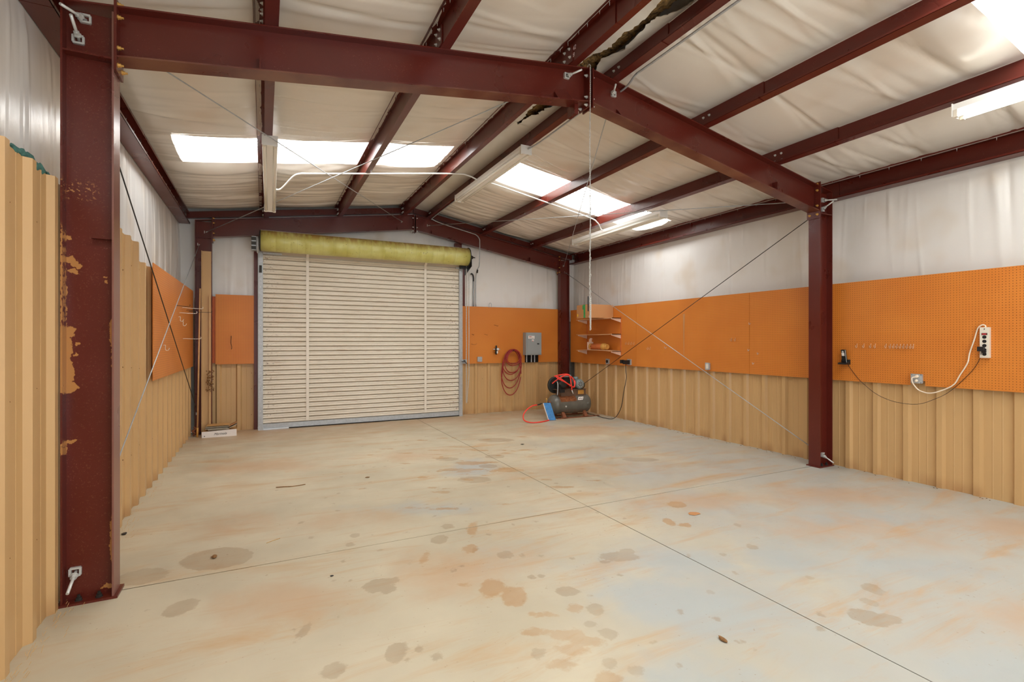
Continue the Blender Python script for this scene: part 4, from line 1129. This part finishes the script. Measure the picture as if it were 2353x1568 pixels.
solid('phone_wire', MB().tube([(6.60, 3.73, 1.33), (6.603, 3.708, 1.281), (6.603, 3.615, 1.156), (6.60, 3.54, 1.085), (6.61, 3.419, .985), (6.615, 3.278, .922), (6.615, 3.122, .898), (6.615, 2.973, .91), (6.61, 2.85, .967), (6.60, 2.714, 1.055), (6.602, 2.601, 1.178), (6.60, 2.493, 1.322), (6.59, 2.436, 1.435), (6.555, 2.41, 1.50)], .0025, 6), 'rubber', 'thin black wire sagging from the phone to the power strip', 'wire')

# ================================================================== END WALL THINGS
# electrical panel
t = thing('electrical_panel', 'grey electrical panel box with a white sticker on the far pegboard', 'electrical panel', (5.56, 10.14, 1.29))
part('enclosure', MB().box(5.39, 5.80, 10.09, 10.235, 1.295, 1.815), 'grey_box', t)
dr = part('door', MB().box(5.415, 5.785, 10.075, 10.09, 1.315, 1.80), 'grey_box', t)
part('raised_panel', MB().box(5.425, 5.70, 10.0700, 10.0750, 1.345, 1.785), 'grey_box', dr)
part('sticker', MB().box(5.44, 5.605, 10.0685, 10.0700, 1.672, 1.740), 'label_white', dr)
part('sticker_print', MB().box(5.458, 5.525, 10.0675, 10.0685, 1.712, 1.726), 'ink_red', dr)
part('sticker_print', MB().box(5.458, 5.585, 10.0675, 10.0685, 1.690, 1.695), 'grey_card', dr)
part('sticker_print', MB().box(5.458, 5.57, 10.0675, 10.0685, 1.680, 1.684), 'grey_card', dr)
part('badge', MB().prism([(5.53, 1.655), (5.59, 1.655), (5.585, 1.62), (5.56, 1.60), (5.535, 1.62)], 10.0685, 10.070), 'label_white', dr)
part('badge_print', MB().lathe((5.558, 10.0685, 1.617), (0, -1, 0), [(0, .012), (.001, .012)], 10), 'ink_red', dr)
part('latch', MB().lathe((5.685, 10.075, 1.555), (0, -1, 0), [(0, .014), (.012, .012)], 12).box(5.70, 5.725, 10.066, 10.075, 1.542, 1.566), 'dark', dr)
for k, x in enumerate((5.475, 5.60, 5.685)):
    conduit('%s grey conduit entering the electrical panel from below' % ('leftmost', 'middle', 'rightmost')[k], [(x, 10.215, 1.125), (x, 10.215, 1.20), (x, 10.215, 1.296)], .016, 'galv')
solid('recess_shade_sheet', MB().box(5.43, 5.81, 10.2495, 10.2525, 1.12, 1.32), 'gap', 'dark sheet painting the shaded cutout under the electrical panel', 'opening')  # dark-coloured sheet paints the shade inside the pegboard cutout
# air regulator
t = thing('air_regulator', 'small black air regulator with a gauge on the far pegboard', 'regulator', (4.674, 10.17, 1.31))
part('body', MB().lathe((4.674, 10.165, 1.31), (0, 0, 1), [(0, .006), (.02, .02), (.03, .026), (.10, .026), (.11, .03), (.15, .03), (.155, .016), (.20, .018), (.21, .01)], 16), 'dark', t)
part('bowl', MB().lathe((4.69, 10.15, 1.335), (0, 0, 1), [(0, .012), (.01, .02), (.055, .02), (.06, .012)], 14), 'label_white', t)
part('gauge', MB().lathe((4.70, 10.15, 1.435), (0, -1, 0), [(0, .03), (.02, .03), (.022, .026)], 18), 'zinc', t)
part('gauge_face', MB().lathe((4.70, 10.128, 1.435), (0, -1, 0), [(0, .025), (.001, .025)], 18), 'label_white', t)
part('pipe', MB().cyl((4.60, 10.165, 1.435), (4.77, 10.165, 1.435), .010, 8).cyl((4.674, 10.165, 1.435), (4.674, 10.244, 1.435), .012, 8), 'zinc', t)
# coil of dull red hose on the wall
t = thing('hose_coil', 'coil of dull red air hose hanging on the far wall', 'hose', (5.05, 10.1, .37))
r = random.Random(3)
for i, (w, top, bot, dx) in enumerate(((.25, 1.41, .385, .0), (.245, 1.42, .55, -.015), (.24, 1.425, .72, .01), (.225, 1.43, .86, -.01), (.21, 1.43, .90, .02), (.19, 1.41, 1.06, .035), (.17, 1.40, 1.10, .03))):
    pts = []
    for k in range(17):
        a = math.pi / 2 + k * math.tau / 16
        cx = 5.055 + dx + .025 * math.sin(a)
        pts.append((cx + w * math.cos(a) * (1.0 if math.sin(a) < 0 else .92), 10.175 - .012 * i, (top + bot) / 2 + (top - bot) / 2 * math.sin(a)))
    pts[-1] = pts[0]
    part('loop', MB().tube(pts, .0105, 8), 'dark_red_hose', t)
part('fitting', MB().cyl((5.235, 10.06, .80), (5.255, 10.06, .87), .012, 8), 'brass', t)
solid('wall_hook', MB().tube([(5.06, 10.24, 1.40), (5.06, 10.15, 1.40), (5.06, 10.06, 1.395), (5.06, 10.05, 1.42)], .007, 6), 'iron', 'wall hook carrying the coil of dull red hose', 'hook')

# ================================================================== AIR COMPRESSOR
t = thing('air_compressor', 'grey rusty air compressor with a horizontal tank in the far right corner', 'air compressor', (5.88, 9.02, 0))
TY, TZ, TR = 9.02, .278, .205
prof = [(0, .0)]
for k in range(1, 9):
    a = k / 8 * math.pi / 2; prof.append((.12 * (1 - math.cos(a)), TR * math.sin(a)))
prof += [(.125, TR * 1.006), (.14, TR * 1.006), (.145, TR), (.86, TR), (.865, TR * 1.006), (.88, TR * 1.006)]
for k in range(7, -1, -1):
    a = k / 8 * math.pi / 2; prof.append((1.005 - .12 * (1 - math.cos(a)), TR * math.sin(a)))
part('tank', MB().lathe((5.37, TY, TZ), (1, 0, 0), prof, 40, True, False), 'tank', t)
for x in (5.62, 6.16):
    for s in (-1, 1):
        part('foot', MB().hexa([(x-.04, TY+s*.20-.03, .022), (x+.04, TY+s*.20-.03, .022), (x+.04, TY+s*.20+.03, .022), (x-.04, TY+s*.20+.03, .022), (x-.03, TY+s*.13-.012, .14), (x+.03, TY+s*.13-.012, .14), (x+.03, TY+s*.13+.012, .14), (x-.03, TY+s*.13+.012, .14)]).box(x-.05, x+.05, TY+s*.21-.045, TY+s*.21+.045, .016, .026), 'rust', t)
for s in (-1, 1): part('skid', MB().box(5.44 + (.0 if s < 0 else .1), 6.50, TY + s * .205 - .025, TY + s * .205 + .025, 0, .016), 'rust', t)
part('saddle', MB().box(5.60, 6.22, TY - .11, TY + .11, TZ + TR - .03, TZ + TR + .10), 'saddle', t)
part('platform', MB().box(5.52, 6.22, TY - .14, TY + .14, TZ + TR + .10, TZ + TR + .112), 'saddle', t)
part('warning_plate', MB().box(6.02, 6.17, TY - .1125, TY - .1105, TZ + TR + .0, TZ + TR + .085), 'yellow_brown', t)
zp = TZ + TR + .112
# motor
mo = part('motor', MB().lathe((6.045, TY - .17, zp + .105), (0, 1, 0), [(0, .07), (.004, .094), (.03, .103), (.05, .105), (.27, .105), (.29, .098), (.31, .07)], 28), 'motor', t)
part('fan_cover', MB().lathe((6.045, TY - .175, zp + .105), (0, 1, 0), [(0, .076), (.005, .08)], 24), 'grey_box', mo)
for k in range(8):
    a = k * math.tau / 8
    part('vent', MB().obox((6.045 + .044 * math.cos(a), TY - .177, zp + .105 + .044 * math.sin(a)), (.024 * math.cos(a), 0, .024 * math.sin(a)), (0, .002, 0), (-.005 * math.sin(a), 0, .005 * math.cos(a))), 'iron', mo)
part('terminal_box', MB().lathe((6.02, TY - .02, zp + .19), (0, 0, 1), [(0, .06), (.055, .057), (.065, .03)], 16), 'motor', mo)
part('motor_foot', MB().box(5.97, 6.12, TY - .13, TY + .12, zp, zp + .02), 'iron', mo)
# pump
pu = part('crankcase', MB().lathe((5.66, TY - .13, zp + .11), (0, 1, 0), [(0, .05), (.01, .085), (.03, .095), (.2, .095), (.22, .08)], 20).box(5.57, 5.63, TY - .10, TY + .08, zp, zp + .06), 'iron', t)
for k in range(5): part('cooling_fin', MB().box(5.67, 5.87, TY - .10, TY + .08, zp + .15 + k * .022, zp + .16 + k * .022), 'iron', pu)
part('cylinder', MB().box(5.70, 5.84, TY - .07, TY + .05, zp + .12, zp + .27), 'iron', pu)
part('cylinder_head', MB().box(5.68, 5.86, TY - .09, TY + .07, zp + .26, zp + .30), 'grey_box', pu)
part('flywheel', MB().lathe((5.60, TY + .11, zp + .08), (0, 1, 0), [(0, .06), (.001, .155), (.0, .18), (.045, .18), (.046, .15), (.02, .14), (.02, .04)], 32), 'iron', t)
part('belt', MB().tube([(5.60, TY + .132, zp + .265), (6.045, TY + .132, zp + .155), (6.115, TY + .132, zp + .095), (6.045, TY + .132, zp + .035), (5.63, TY + .132, zp - .10)], .010, 6), 'rubber', t)
part('air_filter', MB().lathe((5.54, TY - .15, zp + .13), (0, -1, 0), [(0, .03), (.03, .035), (.04, .02)], 14), 'iron', t)
part('discharge_pipe', MB().tube([(5.52, TY - .06, zp + .17), (5.50, TY - .13, zp + .15), (5.50, TY - .14, zp + .06), (5.50, TY - .12, zp - .11)], .011, 8), 'galv', t)
part('pressure_switch', MB().box(5.53, 5.64, TY - .19, TY - .14, zp - .055, zp + .02), 'dark', t)
part('relief_valve', MB().lathe((6.22, TY - .06, TZ + TR - .01), (0, 0, 1), [(0, .016), (.04, .016), (.045, .024), (.09, .024), (.10, .01)], 10), 'brass', t)
part('motor_lead', MB().tube([(6.10, TY - .06, zp + .15), (6.18, TY - .10, zp + .12), (6.19, TY - .1, zp + .04), (6.16, TY - .08, zp - .02), (6.24, TY - .02, TZ + .1), (6.27, TY + .1, .12)], .008, 6), 'rubber', t)
part('tank_port', MB().lathe((6.22, TY - .19, TZ - .0), (0, -1, 0), [(0, .035), (.025, .033), (.03, .015)], 14), 'tank', t)
part('tank_port', MB().lathe((5.66, TY - .19, TZ - .03), (0, -1, 0), [(0, .018), (.022, .018), (.024, .01)], 12), 'zinc', t)
# label on the tank: white parallelogram with illegible dark print
def on_tank(x, ang, dr=.0): return (x, TY - (TR + dr) * math.cos(ang), TZ + (TR + dr) * math.sin(ang))
rows = []
for k in range(5):
    a = R(26 + k * 5)
    rows.append([on_tank(5.965 + k * .011, a, .0025), on_tank(6.095 + k * .011, a, .0025)])
mb = MB(); mb.quad_grid(rows, False); part('label', mb, 'label_white', t)
for (x0, x1, a0, a1) in ((5.995, 6.02, 32, 36), (6.025, 6.045, 33, 39), (6.05, 6.065, 31, 35), (6.07, 6.095, 33, 38)):
    mb = MB(); mb.quad_grid([[on_tank(x0, R(a0), .0035), on_tank(x1, R(a0), .0035)], [on_tank(x0 + .012, R(a1), .0035), on_tank(x1 + .012, R(a1), .0035)]], False)
    part('label_print', mb, 'ink', t)
# outlet manifold at the left end
part('outlet_pipe', MB().cyl((5.40, TY - .02, TZ + .04), (5.32, TY - .05, TZ + .05), .012, 8).cyl((5.32, TY - .05, TZ + .05), (5.10, TY - .10, TZ + .05), .009, 8), 'iron', t)
part('valve', MB().cyl((5.40, TY - .03, TZ + .05), (5.33, TY - .05, TZ + .06), .022, 10), 'rust', t)
part('gauge_stem', MB().cyl((5.27, TY - .06, TZ), (5.27, TY - .06, TZ + .10), .008, 8).lathe((5.27, TY - .06, TZ + .08), (0, 0, 1), [(0, .012), (.07, .012), (.075, .006)], 10), 'brass', t)
# bright red hose tangled on the pump
r = random.Random(11)
tp = zp + .30
pts = [(5.42, TY - .04, zp + .13), (5.52, TY - .10, zp + .22), (5.70, TY - .13, tp + .0), (5.82, TY - .12, tp - .03), (5.92, TY - .15, zp + .16), (5.84, TY - .20, zp + .05), (5.68, TY - .21, zp + .14), (5.47, TY - .15, tp - .04), (5.55, TY - .08, tp - .0),
       (5.80, TY - .05, tp + .015), (5.90, TY - .12, zp + .2), (5.87, TY - .2, zp + .055), (5.74, TY - .22, zp + .10), (5.50, TY - .17, tp - .03), (5.45, TY - .1, tp - .01), (5.68, TY - .12, tp + .02), (5.78, TY - .15, tp - .01), (5.79, TY - .2, zp + .12), (5.80, TY - .21, zp - .01)]
t = thing('air_hose', 'bright red air hose tangled over the compressor pump', 'hose', (5.85, 8.85, zp - .1))
part('hose', MB().tube(pts, .0125, 8), 'red_hose', t)
part('fitting', MB().cyl((5.80, TY - .21, zp - .01), (5.83, TY - .215, zp - .085), .012, 8), 'zinc', t)
# floor hose loop and blue pad
t = thing('air_hose', 'short red air hose looping over the floor beside the blue pad', 'hose', (5.0, 8.85, 0))
part('hose', MB().tube([(5.03, 8.93, .305), (4.90, 8.90, .295), (4.74, 8.86, .22), (4.65, 8.82, .12), (4.63, 8.72, .04), (4.72, 8.60, .013), (4.90, 8.58, .013), (5.10, 8.66, .013), (5.24, 8.78, .013), (5.35, 8.95, .05), (5.42, 9.05, .14)], .0125, 8), 'red_hose', t)
part('fitting', MB().cyl((5.03, 8.93, .305), (5.12, 8.94, .315), .012, 8), 'rubber', t)
part('stem', MB().cyl((5.12, 8.94, .315), (5.22, 8.96, .325), .006, 8), 'brass', t)
t = thing('blue_pad', 'blue cloth-covered slab leaning beside the compressor tank', 'pad', (5.24, 8.77, 0))
c = Vector((5.235, 8.78, .175)); up = Vector((-.035, .05, .172)); side = Vector((.075, -.012, 0)); nn = Vector((.004, .018, -.003))
part('pad', MB().obox(c, side, nn, up), 'blue', t)
part('edge_strip', MB().obox(c - side * 1.06, side * .06, nn * 1.1, up * .99), 'label_white', t)
# straps/foot cord behind it
solid('floor_strap', MB().tube([(5.36, 8.86, .012), (5.48, 8.88, .014), (5.60, 8.90, .012), (5.75, 8.87, .010)], .009, 6), 'rubber', 'dark strap lying under the left end of the compressor', 'strap')

# ================================================================== FAR LEFT CORNER
solid('trim_strip', MB().box(-.955, -.815, 10.04, 10.052, 0, 3.17).box(-.955, -.945, 9.99, 10.052, 0, 3.17).box(-.845, -.815, 10.0, 10.045, 0, 2.4), 'liner', 'tall tan metal trim strip standing in the far left corner', 'trim')
t = thing('wooden_stick', 'thin pale wooden stick leaning in the far left corner', 'stick', (-1.0, 9.80, 0))
part('stick', MB().cyl((-1.0, 9.86, 0.03), (-.955, 9.80, 2.50), .014, 8, .012), 'wood', t)
part('orange_tip', MB().cyl((-1.0, 9.86, 0), (-.997, 9.856, .16), .016, 8), 'yellow_brown', t)
r = random.Random(9)
mb = MB()
for k in range(80):
    x, z = -.83 + r.uniform(-.05, .06), r.uniform(.75, 1.12)
    mb.lathe((x, 9.975 + r.uniform(-.005, .01), z), (r.uniform(-1, 1), -1, r.uniform(-1, 1)), [(0, r.uniform(.004, .014)), (.006, r.uniform(.005, .013)), (.012, .003)], 6)
solid('mud_nest', mb, 'mud', 'crumbly brown mud nest stuck to the tan trim strip', 'nest')
# white wooden box end with script lettering, boards stacked on it
t = thing('white_box', 'low white box with cursive lettering on the floor in the far left corner', 'box', (-.67, 9.93, 0))
part('tray', MB().box(-.92, -.42, 9.74, 10.03, .0, .095), 'cardboard_dark', t)
part('front', MB().hexa([(-.925,9.73,0),(-.415,9.73,0),(-.415,9.74,0),(-.925,9.74,0),(-.925,9.73,.10),(-.415,9.73,.115),(-.415,9.74,.115),(-.925,9.74,.10)]), 'label_white', t)
text('Marinela', .055, 'ink', t, (-.66, 9.7285, .052), (1, 0, .02), (0, 0, 1), .5)
part('knob', MB().lathe((-.885, 9.73, .025), (0, -1, 0), [(0, .008), (.004, .007)], 10), 'ink', t)
for i, (x0, x1, z0, th, dy, mt, lab) in enumerate(((-.84, -.53, .115, .010, 0, 'grey_card', 'lowest flat grey board stacked on the white box'), (-.88, -.55, .130, .012, .02, 'grey_card', 'second grey board in the stack on the white box'),
                                                   (-.875, -.54, .155, .014, .03, 'grey_card', 'third grey board in the stack on the white box'), (-.865, -.53, .182, .008, .02, 'cardboard_dark', 'topmost tan cardboard sheet of the stack on the white box'))):
    solid('board', MB().box(x0, x1, 9.76 + dy, 10.00, z0, z0 + th), mt, lab, 'board')
solid('board', MB().hexa([(-.525,9.80,.160),(-.42,9.83,.205),(-.42,10.0,.205),(-.525,10.0,.160),(-.525,9.80,.168),(-.42,9.83,.213),(-.42,10.0,.213),(-.525,10.0,.168)]), 'cardboard', 'tilted cardboard flap at the right of the stacked boards', 'board')
solid('board', MB().hexa([(-.525,9.82,.125),(-.42,9.84,.170),(-.42,10.0,.170),(-.525,10.0,.125),(-.525,9.82,.137),(-.42,9.84,.182),(-.42,10.0,.182),(-.525,10.0,.137)]), 'grey_card', 'tilted grey board under the cardboard flap', 'board')
# rag of straps behind the stick
solid('strap_bundle', MB().tube([(-1.07, 9.94, .02), (-1.04, 9.93, .06), (-1.08, 9.95, .09), (-1.03, 9.94, .13), (-1.06, 9.96, .16)], .016, 6), 'rust', 'rusty bundle at the foot of the far left corner column', 'bundle')

# green insulation peeping over the left liner
r = random.Random(2)
rows = []
for k in range(19):
    y_ = 3.38 + .55 * k / 18
    w = math.sin(math.pi * k / 18) ** .5
    rows.append([(-1.165 + .028 * math.cos(a) , y_, 2.60 + (.035 * math.sin(a) + .02 * r.uniform(-1, 1)) * w + .012) for a in [q * math.tau / 10 for q in range(10)]])
mb = MB(); mb.quad_grid(rows, True, True)
solid('insulation_tuft', mb, 'green_wool', 'tuft of green insulation poking over the near left wall sheets', 'insulation')

# ================================================================== FLOOR LITTER
def crumb(label, x, y_, sx, sy, sz, mat, seed, cat='debris'):
    r = random.Random(seed); rows = []
    for j in range(5):
        a = j / 4 * math.pi
        rows.append([(x + sx * math.sin(a) * math.cos(b) * r.uniform(.7, 1.2), y_ + sy * math.sin(a) * math.sin(b) * r.uniform(.7, 1.2), sz * (1 - math.cos(a)) / 2 + .0005) for b in [q * math.tau / 8 for q in range(8)]])
    mb = MB(); mb.quad_grid(rows, False, True)
    return solid('floor_litter', mb, mat, label, cat)
crumb('brown clod of dirt in the middle of the round damp patch', -.33, 4.32, .022, .028, .02, 'mud', 1)
crumb('flat brown flake on the floor beyond the joint crossing', 3.61, 3.41, .06, .045, .006, 'cardboard', 2)
crumb('curled dry leaf on the grey patch of floor at the front', 2.22, 1.90, .014, .035, .015, 'mud', 3)
crumb('dark crumb left of the floor joint crossing', .42, 3.62, .012, .012, .006, 'iron', 4)
crumb('black shred beside the base of the left wall sheets', -1.045, 5.18, .02, .035, .012, 'dark', 5)
crumb('small dark chip on the far floor left of the compressor', 3.62, 6.90, .03, .025, .008, 'iron', 6)
crumb('dark twig piece on the floor in front of the door', 1.10, 6.05, .03, .02, .008, 'mud', 7)
solid('floor_litter', MB().tube([(.12, 6.08, .004), (.2, 6.06, .006), (.3, 6.04, .004), (.42, 6.06, .005)], .005, 5), 'mud', 'thin brown twig on the far left floor', 'debris')
solid('floor_litter', MB().tube([(0.02, 4.44, .003), (.07, 4.47, .004), (.12, 4.50, .003)], .0025, 5), 'straw', 'short straw stalk right of the round damp patch', 'debris')
# straw and dust drift along the left wall foot
r = random.Random(4); mb = MB()
for k in range(170):
    y_ = r.choice((r.uniform(3.0, 4.3), r.uniform(4.3, 7.5))); x = -1.10 + abs(r.gauss(0, .05)); a = r.gauss(math.pi / 2, .5); l = r.uniform(.015, .06)
    mb.bar((x, y_, .004 + r.uniform(0, .01)), (x + l * math.cos(a) * .4, y_ + l * math.sin(a), .005 + r.uniform(0, .02)), .0014, .0014)
o = solid('straw_drift', mb, 'straw', 'wisps of straw drifted along the foot of the left wall', 'straw'); o['kind'] = 'stuff'
r = random.Random(6); mb = MB()
for k in range(60):
    x = r.uniform(6.56, 6.64); y_ = r.uniform(1.8, 9.0); a = r.uniform(0, 6.28); l = r.uniform(.006, .022)
    mb.bar((x, y_, .004), (x + l * math.cos(a), y_ + l * math.sin(a), .006), .006, .004)
o = solid('dirt_drift', mb, 'mud', 'crumbs of dirt along the foot of the right wall', 'dirt'); o['kind'] = 'stuff'
